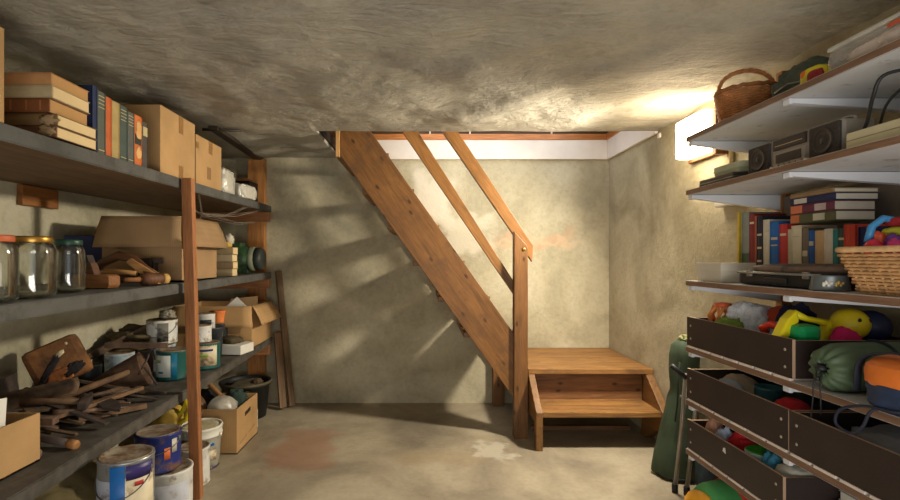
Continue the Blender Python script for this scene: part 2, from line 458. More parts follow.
# rails and newel
def band(p0, p1, p2, p3): return [(p.x, p.z) for p in (p0, p1, p2, p3)]
yr = 3.405
slope_board('mid_rail', band(at(401, 130, yr), at(417, 130, yr), at(520, 291, yr), at(520, 304, yr)), 3.405, 3.435, w_rail)
slope_board('handrail', band(at(441, 129, yr), at(456.5, 129, yr), at(533.5, 245, yr), at(532.5, 262, yr)), 3.412, 3.455, w_rail)
nx0, nx1 = .602, .694
nw = MB().prism([(nx0, 0), (nx1, 0), (nx1, 1.272), (nx1 - .012, 1.30), (nx0, 1.385)], 3.335, 3.405, 'Y', .005, M=Matrix.Translation((-OX, -OY, 0))).build('newel_post', w_z, st)
MB().lathe([(0, .006), (.012, .004), (.014, 0)], 16, M=Matrix.Translation((nx1 - .028 - OX, 3.335 - OY, 1.265)) @ Matrix.Rotation(R(90), 4, 'X')).build('bolt', plain('dull_brass', (150, 116, 60), .4, .7), nw)
# landing
lx0 = .70
mb = MB()
for i, (a, b) in enumerate(((3.35, 3.555), (3.56, 3.765), (3.77, 3.965), (3.97, 4.165))):
    mb.box((lx0 - OX, a - OY, .428), (XR - .004 - OX, b - OY, .462), .004)
mb.build('platform', w_x, st)
MB().box((lx0 + .02 - OX, 3.42 - OY, .235), (XR - .05 - OX, 3.445 - OY, .428), .002).build('riser', wood('stair_pine_riser', (136, 94, 58), 'X', .45, .6), st)
MB().box((lx0 + .042 - OX, 3.125 - OY, .207), (XR - .055 - OX, 3.43 - OY, .241), .005).build('step_tread', w_x, st)
def cheek_board(x0, x1, leg=True):
    pts = [(3.40, .428), (3.352, .428), (3.118, .238), (3.118, 0), (3.175, 0), (3.175, .17), (3.40, .17)]
    if not leg: pts = [(3.40, .428), (3.352, .428), (3.118, .238), (3.118, .15), (3.36, 0), (3.44, 0), (3.40, .17)]
    return MB().prism([(a - OY, b) for a, b in pts], x0 - OX, x1 - OX, 'X', .004).build('side_board', w_y, st)
cheek_board(lx0, lx0 + .042); cheek_board(XR - .055, XR - .006, False)
MB().box((.565 - OX, 4.07 - OY, 0), (.655 - OX, 4.155 - OY, .43), .004).build('support_leg', w_z, st)
MB().box((lx0 + .05 - OX, 3.50 - OY, .001), (XR - .10 - OX, 3.535 - OY, .03), .003).build('floor_batten', w_rd, st)

# ------------------------------------------------------------------ wall lamp, conduit, switch box
lp = thing('wall_lamp', 'glowing white box lamp on the right wall above the shelving', 'lamp', (XR, 2.70, 1.87))
MB().box((-.118, -.145, -.11), (-.028, .14, .10), .018).build('diffuser', glow('lamp_diffuser', (255, 234, 196), LAMP), lp)
m_lb = wood('lamp_backing_board', (150, 100, 60), 'Z', knots=False)
MB().box((-.07, -.178, -.14), (-.005, -.146, .09), .004).build('end_cap', m_lb, lp)
MB().box((-.028, -.178, -.125), (-.001, .165, .12), .003).build('backing_board', m_lb, lp)
o = MB().tube([(XR - .012, 2.49, 1.50), (XR - .012, 2.49, 2.02)], .011, 10).build('conduit', plain('cream_conduit', (206, 190, 140), .5)); tag(o, 'cream vertical conduit pipe on the right wall just beside the lamp', 'pipe')
sb = thing('switch_box', 'small white electrical box on the right wall beneath the second shelf end', 'switch', (XR, 2.5, 1.465))
MB().box((-.045, -.08, 0), (-.001, .08, .09), .006).build('housing', plain('white_plastic', (220, 214, 200), .45, var=.05), sb)
MB().box((-.051, -.02, .03), (-.044, .02, .065), .002).build('rocker', plain('white_plastic', (220, 214, 200)), sb)
o = MB().box((-.014, -.014, 0), (0, .014, .03), .003).build('pipe_clip', m_white, loc=(XR - .001, 3.26, 1.99)); tag(o, 'tiny white clip on the right wall beside the white opening trim', 'clip')
# ------------------------------------------------------------------ shared object makers
m_card = cardboard('cardboard', (188, 150, 102)); m_card2 = cardboard('cardboard_dull', (166, 134, 96)); m_card_in = cardboard('cardboard_inside', (150, 116, 78))
m_tape = plain('packing_tape', (150, 112, 66), .3, var=.1)
m_paper = plain('white_paper', (226, 222, 210), .8, var=.05)
m_page = plain('old_pages', (222, 196, 146), .85, var=.12, scale=3)
m_page2 = plain('brown_pages', (190, 146, 92), .85, var=.15, scale=3)
m_pagew = plain('white_pages', (214, 206, 188), .85, var=.1)
m_steel = plain('steel', (150, 148, 142), .4, .75, var=.25)
m_wire = plain('handle_wire', (110, 106, 98), .4, .7)
m_black = plain('black_plastic', (30, 30, 32), .5, var=.3)
m_gold = plain('gilt', (196, 166, 96), .45, .3)
m_rusty = rust('rust_brown'); m_rust_or = rust('rust_orange', (150, 92, 48), (186, 124, 62), (84, 58, 40))
m_rust_dk = rust('rust_dark', (72, 62, 56), (98, 82, 70), (44, 40, 38)); m_rust_red = rust('rust_red', (116, 92, 76), (142, 114, 94), (74, 60, 52))

def bookmat(rgb, cloth=True):
    return plain('cover_%d_%d_%d' % rgb, rgb, .65, var=.16, scale=18, bump=.15, bscale=240)
def book(label, t, d, h, rgb, loc, rot=(0, 0, 0), group=None, pages=None, bands=(), band_rgb=None, cat='book', picture=None):
    """upright book: thickness along X, spine towards -Y, height along Z"""
    o = thing('book', label, cat, loc, rot, group); m = bookmat(rgb); c = .0025
    mb = MB()
    mb.box((-t / 2, 0, 0), (-t / 2 + c, d, h), .0006).box((t / 2 - c, 0, 0), (t / 2, d, h), .0006)
    sp = [(-t / 2, .004), (-t / 2 + t * .12, .0012), (0, 0), (t / 2 - t * .12, .0012), (t / 2, .004), (t / 2, .0065), (-t / 2, .0065)]
    mb.prism(sp, 0, h, 'Z'); mb.build('cover', m, o)
    MB().box((-t / 2 + c, .006, .003), (t / 2 - c, d - .004, h - .003)).build('pages', pages or m_page, o)
    for z0, z1 in bands:
        MB().box((-t * .36, -.0008, h * z0), (t * .36, .0035, h * z1)).build('spine_band', plain('band_%d_%d_%d' % band_rgb, band_rgb, .5) if band_rgb else m_gold, o)
    if picture:
        MB().box((-t * .42, -.001, h * picture[0]), (t * .42, .0035, h * picture[1])).build('spine_picture', plain('band_%d_%d_%d' % picture[2], picture[2], .5), o)
    return o
B3 = ((.92, .93), (.86, .87), (.80, .81), (.74, .75), (.06, .07))

def can(label, r, h, loc, body, rotz=0, labels=(), lid=None, handle=None, name='paint_can', cat='paint can', group=None, cup=False, lid_h=0, rim=None):
    """tin with rolled rims; labels: (a0, a1, z0, z1, material) with angles from +X; handle = (tilt in degrees, droop)"""
    o = thing(name, label, cat, loc, (0, 0, R(rotz)), group)
    p = [(0, 0), (r * .97, 0), (r, .004), (r, .01), (r * .985, .014), (r * .985, h - .016), (r, h - .012), (r * 1.012, h - .006), (r, h), (r * .955, h)]
    if cup: p += [(r * .955, .012), (0, .012)]
    else: p += [(r * .95, h - .008), (0, h - .008)]
    MB().lathe(p, 40).build('body', body, o)
    if lid:
        q = [(0, h - .0075), (r * .93, h - .0075), (r * .945, h + .002), (r * .92, h + .004), (r * .86, h - .003 + lid_h), (r * .4, h - .001 + lid_h), (0, h - .002 + lid_h)]
        MB().lathe(q, 40).build('lid', lid, o)
    for li, (a0, a1, z0, z1, m) in enumerate(labels):
        MB().patch(r * .987 + .0008 * li, h * z0, h * z1, a0, a1).build('label_panel', m, o)
    if handle is not None:
        droop = handle; pts = []
        for k in range(17):
            a = math.pi * k / 16; q = r * (1.03 if k in (0, 16) else 1.045)
            pts.append((-q * math.cos(a), -q * math.sin(a), h * .82 - droop * math.sin(a) ** .8))
        hb = MB().tube(pts, .0022, 6).build('wire_handle', m_wire, o)
        mb = MB()
        for sx in (-1, 1): mb.box((sx * r * .98 - .006, -.008, h * .82 - .01), (sx * r * .98 + .006, .008, h * .82 + .01), .003)
        mb.build('handle_ear', m_steel, o)
    return o

def carton(label, w, d, h, loc, rotz=0, mat=None, closed=True, flaps=(), tapes=(), name='cardboard_box', t=.006, group=None, inside=None):
    """flaps: (side, length, degrees from vertical outward); tapes: (lo, hi) small boxes"""
    mat = mat or m_card
    o = thing(name, label, 'box', loc, (0, 0, R(rotz)), group)
    mb = MB(); x, y = w / 2, d / 2
    if closed:
        mb.box((-x, -y, 0), (x, y, h - .003), .003).box((-x, -y, h - .004), (x, -.001, h), .001).box((-x, .001, h - .004), (x, y, h), .001)
    else:
        mb.box((-x, -y, 0), (x, y, t)).box((-x, -y, 0), (x, -y + t, h)).box((-x, y - t, 0), (x, y, h)).box((-x, -y + t, 0), (-x + t, y - t, h)).box((x - t, -y + t, 0), (x, y - t, h))
    mb.build('carton', [mat], o)
    for side, ln, ang in flaps:
        s, c = math.sin(R(ang)), math.cos(R(ang)); flare = .02 if ang > 90 else 0
        vx = {'-y': ((-x, -y, h), (x, -y, h), (0, -1)), '+y': ((x, y, h), (-x, y, h), (0, 1)), '+x': ((x, -y, h), (x, y, h), (1, 0)), '-x': ((-x, y, h), (-x, -y, h), (-1, 0))}[side]
        a, b, n = Vector(vx[0]), Vector(vx[1]), Vector((*vx[2], 0))
        e = (b - a).normalized() * flare
        def fn(u, v, a=a, b=b, n=n, e=e):
            bow = math.sin(v * math.pi) * .006
            return a.lerp(b, u) + n * (s * ln * v + .004 + bow) + Vector((0, 0, c * ln * v)) + e * v * (2 * u - 1)
        MB().sheet(8, 6, fn, t * .8).build('flap', mat, o)
    for lo, hi in tapes: MB().box(lo, hi, .0004).build('packing_tape', m_tape, o)
    return o

def shelf_slab(lo_y, hi_y, x0, x1, zf, th, mats, name, label):
    """board whose height follows zf along its length"""
    mb = MB()
    v = [(x0, lo_y, zf(lo_y) - th), (x1, lo_y, zf(lo_y) - th), (x1, hi_y, zf(hi_y) - th), (x0, hi_y, zf(hi_y) - th), (x0, lo_y, zf(lo_y)), (x1, lo_y, zf(lo_y)), (x1, hi_y, zf(hi_y)), (x0, hi_y, zf(hi_y))]
    mb._add(v, [(0, 3, 2, 1)], 1); mb._add(v, [(4, 5, 6, 7), (0, 1, 5, 4), (1, 2, 6, 5), (2, 3, 7, 6), (3, 0, 4, 7)], 0)
    bmesh.ops.remove_doubles(mb.bm, verts=mb.bm.verts, dist=1e-5)
    bmesh.ops.bevel(mb.bm, geom=list(mb.bm.edges), offset=.004, segments=2, affect='EDGES')
    return tag(mb.build(name, mats), label, 'shelf')

# ------------------------------------------------------------------ left shelving
XS = -1.22                                   # front edge of the boards
def zt(y): return 1.595 + .011 * (y - 1.44)
def zm(y): return 1.066 + .011 * (y - 1.44)
def zb(y): return .574 - .031 * (4 - y)
m_sg = plain('grey_painted_board', (86, 85, 80), .7, var=.16, scale=7, bump=.3, dirt=(72, 70, 64), dirt_amt=.5)
m_su = wood('brown_board_underside', (124, 96, 66), 'Y', .75, .8, knots=False)
m_sg2 = plain('grimy_grey_board', (86, 81, 73), .8, var=.2, scale=6, bump=.35, dirt=(68, 62, 54), dirt_amt=.7)
E = .0015
shelf_slab(.75, 4.0, XL + .002, XS, zt, .052, [m_sg, m_su], 'shelf', 'grey painted top shelf on the left wall, holding old books and closed cartons')
shelf_slab(.75, 4.0, XL + .002, XS, zm, .05, [m_sg, m_su], 'shelf', 'grey painted middle shelf on the left wall, with glass jars near its front')
shelf_slab(.75, 4.02, XL + .002, XS, zb, .052, [m_sg2, m_su], 'shelf', 'grimy lower shelf on the left wall, covered with rusty tools and paint tins')
w_red = wood('red_brown_post', (178, 118, 74), 'Z', .7, .45, knots=False)
w_redx = wood('red_brown_bearer', (176, 120, 74), 'X', .7, .5, knots=False)
w_pale = wood('pale_post', (184, 126, 70), 'Z', .7, .55, knots=False)
o = MB().prism([(-1.166, 0), (-1.114, 0), (-1.159, 1.605), (-1.211, 1.605)], 2.49, 2.53, 'Y', .004).build('shelf_post', w_red)
tag(o, 'red-brown wooden front post of the left shelving, standing on the floor', 'post')
o = MB().box((-1.45, YB - .06, 0), (-1.31, YB - .004, 2.025), .004).build('shelf_post', w_pale); tag(o, 'pale wooden post standing against the back wall at the shelf ends', 'post')
for zf, lab in ((zt, 'wooden bearer under the far end of the top left shelf'), (zm, 'wooden bearer under the far end of the middle left shelf'), (zb, 'wooden bearer under the far end of the lower left shelf')):
    z = zf(3.98) - .053
    o = MB().box((XL + .01, 3.935, z - .075), (XS - .003, 3.985, z - .001), .003).build('shelf_bearer', w_redx); tag(o, lab, 'bearer')
o = MB().box((XL + .001, 2.33, zt(2.3) - .15), (XL + .03, 2.56, zt(2.3) - .056), .003).build('wall_cleat', wood('cleat_pine', (150, 96, 48), 'Y', .7, knots=False)); tag(o, 'short wooden cleat on the left wall under the top shelf', 'cleat')
# dusty cobwebs under the top shelf by the post
mb = MB(); rnd = random.Random(3)
hub = Vector((-1.30, 2.95, 1.46))
ends = [Vector((-1.235, 2.56, 1.55)), Vector((-1.23, 2.75, 1.553)), Vector((-1.225, 3.45, 1.56)), Vector((-1.23, 3.75, 1.565)), Vector((-1.20, 2.53, 1.28)), Vector((-1.25, 3.95, 1.50))]
for e_ in ends:
    for q in range(3):
        a = hub + Vector([rnd.uniform(-.012, .012) for _ in range(3)]); b = e_ + Vector([rnd.uniform(-.02, .0), rnd.uniform(-.03, .03), 0])
        mid = a.lerp(b, .5) + Vector((0, 0, -.02 - .02 * rnd.random()))
        mb.tube([a, a.lerp(mid, .6), mid, b.lerp(mid, .5), b], .0009, 4, cap=False)
tag(mb.build('cobweb', plain('cobweb_dust', (150, 142, 126), .9)), 'dusty grey cobweb strung under the top left shelf beside the red-brown post', 'cobweb', kind='stuff')

# --- top shelf
carton('tall plain carton at the near end of the top left shelf, cut by the frame', .36, .30, .275, (-1.405, 1.31, zt(1.46) + E))
stk = [('tan book on top of the five-book stack', (176, 128, 82), .041, .19, .25, m_page2, ()),
       ('grey-beige book second from the top of the five-book stack', (170, 152, 116), .042, .19, .258, m_page, ()),
       ('brown leather book in the middle of the five-book stack', (112, 66, 34), .047, .195, .258, m_page2, ((.1, .12), (.3, .32), (.5, .52), (.7, .72), (.88, .9))),
       ('worn olive book with torn spine, second from the bottom of its stack', (122, 96, 60), .039, .205, .25, m_page, ()),
       ('worn brown book with torn spine at the bottom of the stack', (110, 76, 50), .038, .21, .245, m_page, ())]
z = zt(1.9) + .006
for i in range(4, -1, -1):
    lab, rgb, t, d, h, pg, bd = stk[i]
    xr = -1.235 + (.0, .006, -.004, .012, .008)[i]
    b = book(lab, t, d, h, rgb, (xr - h, 1.655 + (.0, -.004, -.004, .01, .012)[i], z + t / 2), (0, R(90), 0), 'old books stacked on the top left shelf', pg, bd, (150, 92, 50))
    if i >= 3:                                # frayed cloth at the torn spine
        mb = MB()
        mb.blob((.016, .004, .03), 60 + i * 5, .8, 3, sub=3, fold=.5, c=(.0, -.001, h * .93 - .04))
        mb.build('torn_spine', plain('frayed_cloth', (150, 124, 90), .95), b)
    z += t + .0012
row = [('navy book standing first in the row beside the five-book stack', (30, 42, 78), .027, .25, (), None),
       ('grey-green book with gilt lines standing between the navy and orange books', (86, 92, 80), .047, .24, B3, None),
       ('plain orange book in the row of old books', (196, 98, 48), .036, .232, (), None),
       ('plain beige book standing right after the orange one', (176, 152, 96), .05, .228, (), None),
       ('dark grey-green book with four gilt lines after the beige one', (72, 84, 76), .053, .226, B3, None),
       ('narrow grey book with pale lines beside the picture-spined orange book', (92, 92, 84), .046, .215, B3, None),
       ('orange book with a pale printed spine and dark patch', (206, 112, 52), .056, .216, (), (.42, .62, (52, 58, 52))),
       ('dark grey-brown book at the end of the row against the big carton', (78, 70, 62), .046, .20, ((.7, .9),), None)]
y = 1.868
for lab, rgb, t, h, bd, pic in row:
    b = book(lab, t, .17, h, rgb, (-1.238, y + t / 2, zt(y + t) + .001), (0, 0, R(90)), 'row of standing books on the top left shelf', m_page, bd, (206, 190, 140), picture=pic)
    if pic:
        mb = MB()
        for q in range(3): mb.blob((t * .36, .0012, .03), 40 + q, .35, 2.5, 2, c=(.004, -.0008, h * (.68 + .12 * q) - .03 if q < 2 else h * .14))
        mb.build('spine_print', plain('print_cream', (226, 176, 110), .6), b)
    y += t + .002
bt = [((.151, -.075, .24), (.1535, -.03, .325)), ((.151, -.06, .004), (.1535, -.015, .07))]
carton('large closed carton with two tape strips behind the standing books', .30, .36, .325, (-1.405, 2.56, zt(2.7) + E), tapes=[((.149, .0, .235), (.1515, .045, .322)), ((.149, .0, .004), (.1515, .045, .07))])
c2 = carton('smaller closed carton with hand hole, behind the large taped carton', .29, .345, .275, (-1.402, 2.93, zt(3.1) + E), tapes=[((.144, -.172, .2), (.1465, -.14, .235)), ((.144, -.01, .20), (.1465, .04, .272))])
MB().box((.1440, -.03, .05), (.1462, .02, .12), .01).build('hand_hole', m_card_in, c2)
m_film = film('cloudy_film', (214, 208, 192), .6)
def parcel(lab, loc, sz, sd, m=None, group=None):
    o = thing('wrapped_parcel', lab, 'parcel', loc, (0, 0, R(random.uniform(-12, 12))), group)
    MB().box((-sz[0] * .9, -sz[1] * .88, .004), (sz[0] * .9, sz[1] * .88, sz[2] * 1.55), .006).build('white_box', m_paper, o)
    MB().blob((sz[0] * 1.1, sz[1] * 1.1, sz[2] * .98), sd, .12, 3, 4, power=.5, fold=.12).build('plastic_wrap', m or m_film, o)
    return o
parcel('white parcel in plastic wrap nearest the small carton on the top shelf', (-1.33, 3.24, zt(3.4) + .006), (.075, .08, .095), 3)
parcel('low white parcel in plastic wrap at the shelf edge', (-1.30, 3.56, zt(3.7) + .006), (.065, .11, .06), 5)
parcel('upright white parcel in plastic behind the low one', (-1.45, 3.42, zt(3.55) + .006), (.06, .06, .11), 9)
o = thing('wooden_crate', 'dark wooden crate with brown rim at the far end of the top shelf', 'crate', (-1.40, 3.82, zt(3.9) + E))
MB().box((-.10, -.09, 0), (.10, .09, .012)).box((-.10, -.09, .012), (-.088, .09, .16)).box((.088, -.09, .012), (.10, .09, .16)).box((-.088, -.09, .012), (.088, -.078, .16)).box((-.088, .078, .012), (.088, .09, .16)).build('crate_body', wood('crate_dark', (58, 42, 30), 'X', knots=False), o)
MB().box((-.105, -.096, .16), (.105, -.07, .176), .003).box((-.105, .07, .16), (.105, .096, .176), .003).box((.08, -.07, .16), (.106, .07, .176), .003).build('rim', w_redx, o)

# --- middle shelf: glass jars
m_glass = glass('jar_glass', (.965, .97, .95), .1); m_dust = film('jar_residue', (190, 186, 150), .35)
def jar(lab, loc, r, h, lid, ring=None):
    o = thing('glass_jar', lab, 'jar', loc, (0, 0, 0), 'glass jars on the middle shelf')
    p = [(0, .004), (r * .8, .002), (r * .95, .006), (r, .02), (r, h * .72), (r * .97, h * .80), (r * .84, h * .87), (r * .80, h * .885), (r * .80, h * .93)]
    q = [(a - .003, b + .003) for a, b in p[::-1] if a > 0] + [(0, .009)]
    MB().lathe(p + q, 40).build('glass_body', m_glass, o)
    hh = h * .9
    MB().lathe([(r * .83, hh), (r * .845, hh + .002), (r * .845, hh + .014), (r * .82, h), (0, h)], 40).lathe([(r * .83, hh), (r * .82, hh + .003), (0, hh + .003)], 40).build('lid', lid, o)
    MB().lathe([(0, .0105), (r * .9, .0105), (r * .93, .016), (r * .9, .02), (0, .018)], 24).build('residue', m_dust, o)
    MB().lathe([(r * .80, h * .872), (r * .835, h * .876), (r * .80, h * .882)], 32).build('glass_thread', m_glass, o)
    return o
j1 = jar('glass jar with an orange lid at the near end of the jars', (-1.32, 1.53, zm(1.55) + E), .064, .205, plain('orange_lid', (190, 96, 56), .5))
MB().patch(.0625, .05, .12, -120, -30, t=.001).build('paper_inside', m_paper, j1)
jar('glass jar with a brass lid in the middle of the three', (-1.318, 1.685, zm(1.75) + E), .066, .205, plain('brass_lid', (178, 136, 62), .35, .8))
jar('glass jar with a dark green lid furthest from the viewer', (-1.358, 1.91, zm(1.95) + E), .054, .20, plain('green_lid', (30, 66, 52), .4))
o = MB().box((-.12, -.012, 0), (.12, .012, .24), .004).build('folder', plain('dark_blue_card', (34, 42, 78), .6), loc=(-1.725, 2.60, zm(2.66) + .002), rot=(0, 0, R(28))); tag(o, 'dark blue folder standing behind the green-lidded jar', 'folder')
carton('open carton with hanging flaps on the middle shelf behind the old wooden tools', .41, .43, .335, (-1.45, 2.785, zm(2.99) + E), mat=m_card2, closed=False, flaps=(('-y', .165, 166), ('+x', .165, 160)))
# old wooden tools in front of the carton
w_old = wood('old_tool_wood', (156, 104, 60), 'X', .6, .6, knots=False); w_old2 = wood('old_tool_wood_dark', (104, 68, 42), 'X', .6, .6, knots=False); w_oldp = wood('old_tool_pale', (186, 138, 84), 'X', .7, .6, knots=False)
o = thing('wood_plane', 'stubby wooden hand plane with pale end grain beside the green-lidded jar', 'hand plane', (-1.405, 2.14, zm(2.2) + .002), (0, 0, R(-12)))
MB().prism([(-.09, 0), (.085, 0), (.095, .012), (.095, .05), (.08, .058), (-.08, .058), (-.095, .04)], -.03, .03, 'Y', .004).build('stock', w_old, o)
MB().prism([(-.03, .055), (.012, .055), (-.01, .11), (-.035, .105)], -.018, .018, 'Y', .005).build('wedge', w_old2, o)
MB().prism([(-.012, .05), (.004, .05), (-.03, .14), (-.036, .138)], -.016, .016, 'Y').build('iron', m_rust_dk, o)
o = thing('bow_saw', 'folded wooden bow saw frame lying in front of the open carton', 'saw', (-1.375, 2.36, zm(2.4) + .002), (0, 0, R(-8)))
o.scale = (1.15, 1.15, 1.2)
MB().tube([(-.20, .02, .03), (-.15, .015, .085), (-.07, .01, .115), (0, .005, .10), (.06, 0, .055), (.10, -.005, .03)], [.016, .018, .018, .018, .02, .022], 10).build('frame_arm', w_old2, o)
MB().tube([(-.16, -.03, .045), (-.05, -.035, .052), (.04, -.03, .045)], [.010, .013, .010], 8).build('stretcher', w_oldp, o)
MB().prism([(-.02, .09), (.005, .105), (.115, .045), (.13, .005), (.10, .003)], -.02, .015, 'Y', .006).build('cheek', w_oldp, o)
MB().box((-.17, .022, .02), (.06, .025, .05)).build('blade', m_rusty, o)
o = thing('hand_vise', 'dark iron hand vise standing upright in front of the open carton', 'vise', (-1.375, 2.51, zm(2.5) + .002), (0, 0, R(10)))
MB().box((-.012, -.012, 0), (.012, .012, .10), .003).box((.022, -.009, .0), (.038, .009, .10), .003).build('shank', m_rust_dk, o)
MB().box((-.06, -.018, .095), (.012, .018, .125), .006).box((.016, -.018, .098), (.06, .018, .122), .006).build('jaw', m_rust_dk, o)
o = thing('wooden_mallet', 'turned wooden mallet lying at the shelf edge beside the red-brown post', 'mallet', (-1.26, 2.32, zm(2.45) + .03), (0, R(90), R(60)))
MB().lathe([(0, -.05), (.026, -.048), (.029, -.02), (.029, .02), (.026, .045), (.024, .048), (0, .048)], 20).build('head', w_old2, o)
MB().lathe([(0, .048), (.021, .048), (.024, .056), (.024, .072), (.018, .078), (0, .078)], 20).build('cap', plain('yellow_band', (196, 156, 84), .5), o)
MB().lathe([(0, -.13), (.011, -.128), (.012, -.05), (0, -.05)], 14).build('handle', w_old, o)
# stack of paperbacks
z = zm(3.2) + .003
for i, (lab, rgb) in enumerate((('bottom book of the four-book stack on the middle shelf', (170, 150, 116)), ('second book up in the four-book stack beside the green motor', (146, 122, 90)), ('third book up in the four-book stack beside the green motor', (180, 160, 126)), ('top book of the four-book stack beside the green motor', (160, 140, 104)))):
    book(lab, .046, .10, .13, rgb, (-1.385 + .004 * (i % 2), 3.27, z + .023), (0, R(90), R(180) * 0), 'books stacked beside the green motor', m_page)
    z += .0475
o = thing('work_gloves', 'crumpled yellow and black gloves lying on the four-book stack', 'gloves', (-1.325, 3.325, z))
MB().blob((.06, .05, .045), 4, .35, 2.5, 3, fold=.3).build('black_glove', plain('black_rubber', (36, 32, 30), .6), o)
MB().blob((.045, .04, .022), 12, .4, 2.5, 3, c=(.02, -.05, -.004), fold=.3).build('yellow_cuff', plain('dirty_yellow', (176, 146, 62), .8), o)
MB().blob((.03, .03, .04), 15, .4, 2.5, 3, c=(.035, -.015, .02), fold=.3).build('white_lining', plain('dirty_white', (186, 176, 158), .9), o)
o = thing('electric_motor', 'green electric motor lying at the far end of the middle shelf', 'motor', (-1.352, 3.74, zm(3.8) + .004))
MG = plain('machine_green', (52, 84, 50), .4, .1, dirt=(40, 44, 36)); MD = plain('motor_dark', (52, 56, 52), .5, .2)
rx = Matrix.Translation((0, 0, .105)) @ Matrix.Rotation(R(90), 4, 'Y')
MB().lathe([(0, -.13), (.07, -.13), (.092, -.115), (.096, -.10), (.096, .04), (.088, .05), (.088, .06), (0, .06)], 32, M=rx).build('housing', MG, o)
MB().lathe([(.09, .06), (.092, .065), (.088, .095), (0, .095)], 32, M=rx).build('pale_band', plain('dusty_green', (112, 116, 92), .6), o)
MB().lathe([(.075, .095), (.084, .10), (.084, .135), (.072, .15), (0, .152)], 32, M=rx).build('end_cap', MD, o)
MB().box((-.10, -.05, 0), (.05, .05, .03), .006).build('foot', MG, o)
MB().box((-.08, -.05, .185), (0, .04, .225), .01).build('terminal_box', MG, o)
# ------------------------------------------------------------------ lower left shelf
def on_b(x, y, dz=.003): return (x, y, zb(y) + dz)
o = carton('open carton with white sheet at the near end of the lower left shelf', .40, .50, .165, (-1.525, 1.475, zb(1.735) + E), rotz=0, mat=m_card, closed=False)
MB().prism([(.201, -.16), (.2035, -.16), (.2035, .0), (.201, .0)], .06, .13, 'Z').build('dark_stain', m_card2, o)
o = MB().sheet(6, 4, lambda u, v: (-.10 + .2 * u, .01 * v + .01 * math.sin(u * 3), .20 * v), .002).build('paper_sheet', m_paper, loc=(-1.40, 1.52, zb(1.7) + .055), rot=(R(10), 0, R(62)))
tag(o, 'white paper sheet sticking up out of the lower left carton', 'paper')
o = MB().blob((.13, .14, .07), 21, .3, 2, 4, fold=.25).build('rag_bundle', plain('dark_rag', (96, 76, 62), .95, bump=.4), loc=(-1.52, 1.58, zb(1.6) + .06)); tag(o, 'dark brown rag bundled inside the lower left carton', 'rag')

# heap of rusty hand tools and scrap iron
def bar(name, label, p0, p1, w, t, m, taper=1.0, cat='tool', roll=0, round_=False, group='rusty bars and files heaped on the lower shelf', bend=0, tip=None):
    p0, p1 = Vector(p0), Vector(p1); d = p1 - p0; L = d.length; q = d.to_track_quat('X', 'Z') if True else None
    o = None
    if round_:
        pts = [(L * k / 8, math.sin(k / 8 * math.pi) * bend, 0) for k in range(9)]
        o = MB().tube(pts, [w / 2 * (1 + (taper - 1) * k / 8) for k in range(9)], 10).build(name, m)
    else:
        a, b = w / 2, w / 2 * taper
        o = MB().prism([(0, -a), (L * .3, -a * .96 + bend * .6), (L * .7, -a * .5 - b * .5 + bend * .6), (L, -b), (L, b), (L * .7, a * .5 + b * .5 + bend * .6), (L * .3, a + bend * .6), (0, a)], -t / 2, t / 2, 'Z', .0015).build(name, m)
    o.rotation_mode = 'QUATERNION'; o.rotation_quaternion = q @ Matrix.Rotation(R(roll), 4, 'X').to_quaternion(); o.location = p0
    tag(o, label, cat, group)
    if tip:
        if round_: MB().lathe([(0, L - .001), (w / 2 * taper * 1.12, L - .001), (w / 2 * taper * 1.15, L + .03), (w / 2 * taper * .95, L + .036), (0, L + .036)], 16, M=Matrix.Rotation(R(90), 4, 'Y')).build('ferrule', tip, o)
    return o
def zl(y, k): return zb(y) + k
gb2 = None
gb = 'rusty bars and files heaped on the lower shelf'; gl = 'rusty bar lying in the heap of old tools on the lower left shelf'
# long handles lying across the front of the heap, towards the shelf edge
bar('tool_handle', 'dark grey tool handle with a pale ferrule, nearest long handle in the heap', (-1.66, 1.90, zl(1.9, .055)), (-1.30, 1.83, zl(1.83, .018)), .03, .03, plain('grey_handle', (88, 76, 72), .6, .1), 1.0, 'tool handle', round_=True, tip=wood('ferrule_pale', (176, 124, 74), 'X', knots=False), group=None)
bar('tool_handle', 'reddish brown round handle lying below the grey one at the shelf edge', (-1.64, 1.78, zl(1.78, .022)), (-1.345, 1.745, zl(1.745, .016)), .03, .03, m_rust_red, 1.0, 'tool handle', round_=True, group=None)
bar('steel_file', 'thin rusty file lying just above the grey handle', (-1.68, 1.98, zl(1.98, .05)), (-1.34, 1.93, zl(1.93, .012)), .028, .008, m_rusty, .6, group=None)
rnd = random.Random(11)
mats5 = [m_rusty, m_rust_dk, m_rust_red, m_rusty, m_rust_or]
segs = [((-1.70, 2.02), (-1.40, 2.06), .03, 0), ((-1.62, 2.10), (-1.28, 2.02), .026, 1), ((-1.72, 2.15), (-1.36, 2.17), .034, 0), ((-1.66, 2.20), (-1.34, 2.28), .028, 2),
        ((-1.74, 2.26), (-1.40, 2.36), .03, 1), ((-1.60, 2.00), (-1.38, 2.30), .026, 0), ((-1.58, 2.24), (-1.30, 2.22), .02, 4), ((-1.50, 2.02), (-1.30, 2.22), .03, 2),
        ((-1.70, 1.90), (-1.50, 2.20), .026, 1), ((-1.76, 2.04), (-1.62, 2.34), .03, 0), ((-1.46, 2.32), (-1.27, 2.38), .022, 1), ((-1.68, 2.36), (-1.36, 2.44), .024, 0),
        ((-1.56, 2.42), (-1.30, 2.50), .018, 2), ((-1.50, 2.46), (-1.26, 2.44), .014, 1), ((-1.74, 1.96), (-1.46, 1.98), .028, 2), ((-1.52, 2.12), (-1.30, 2.12), .022, 3)]
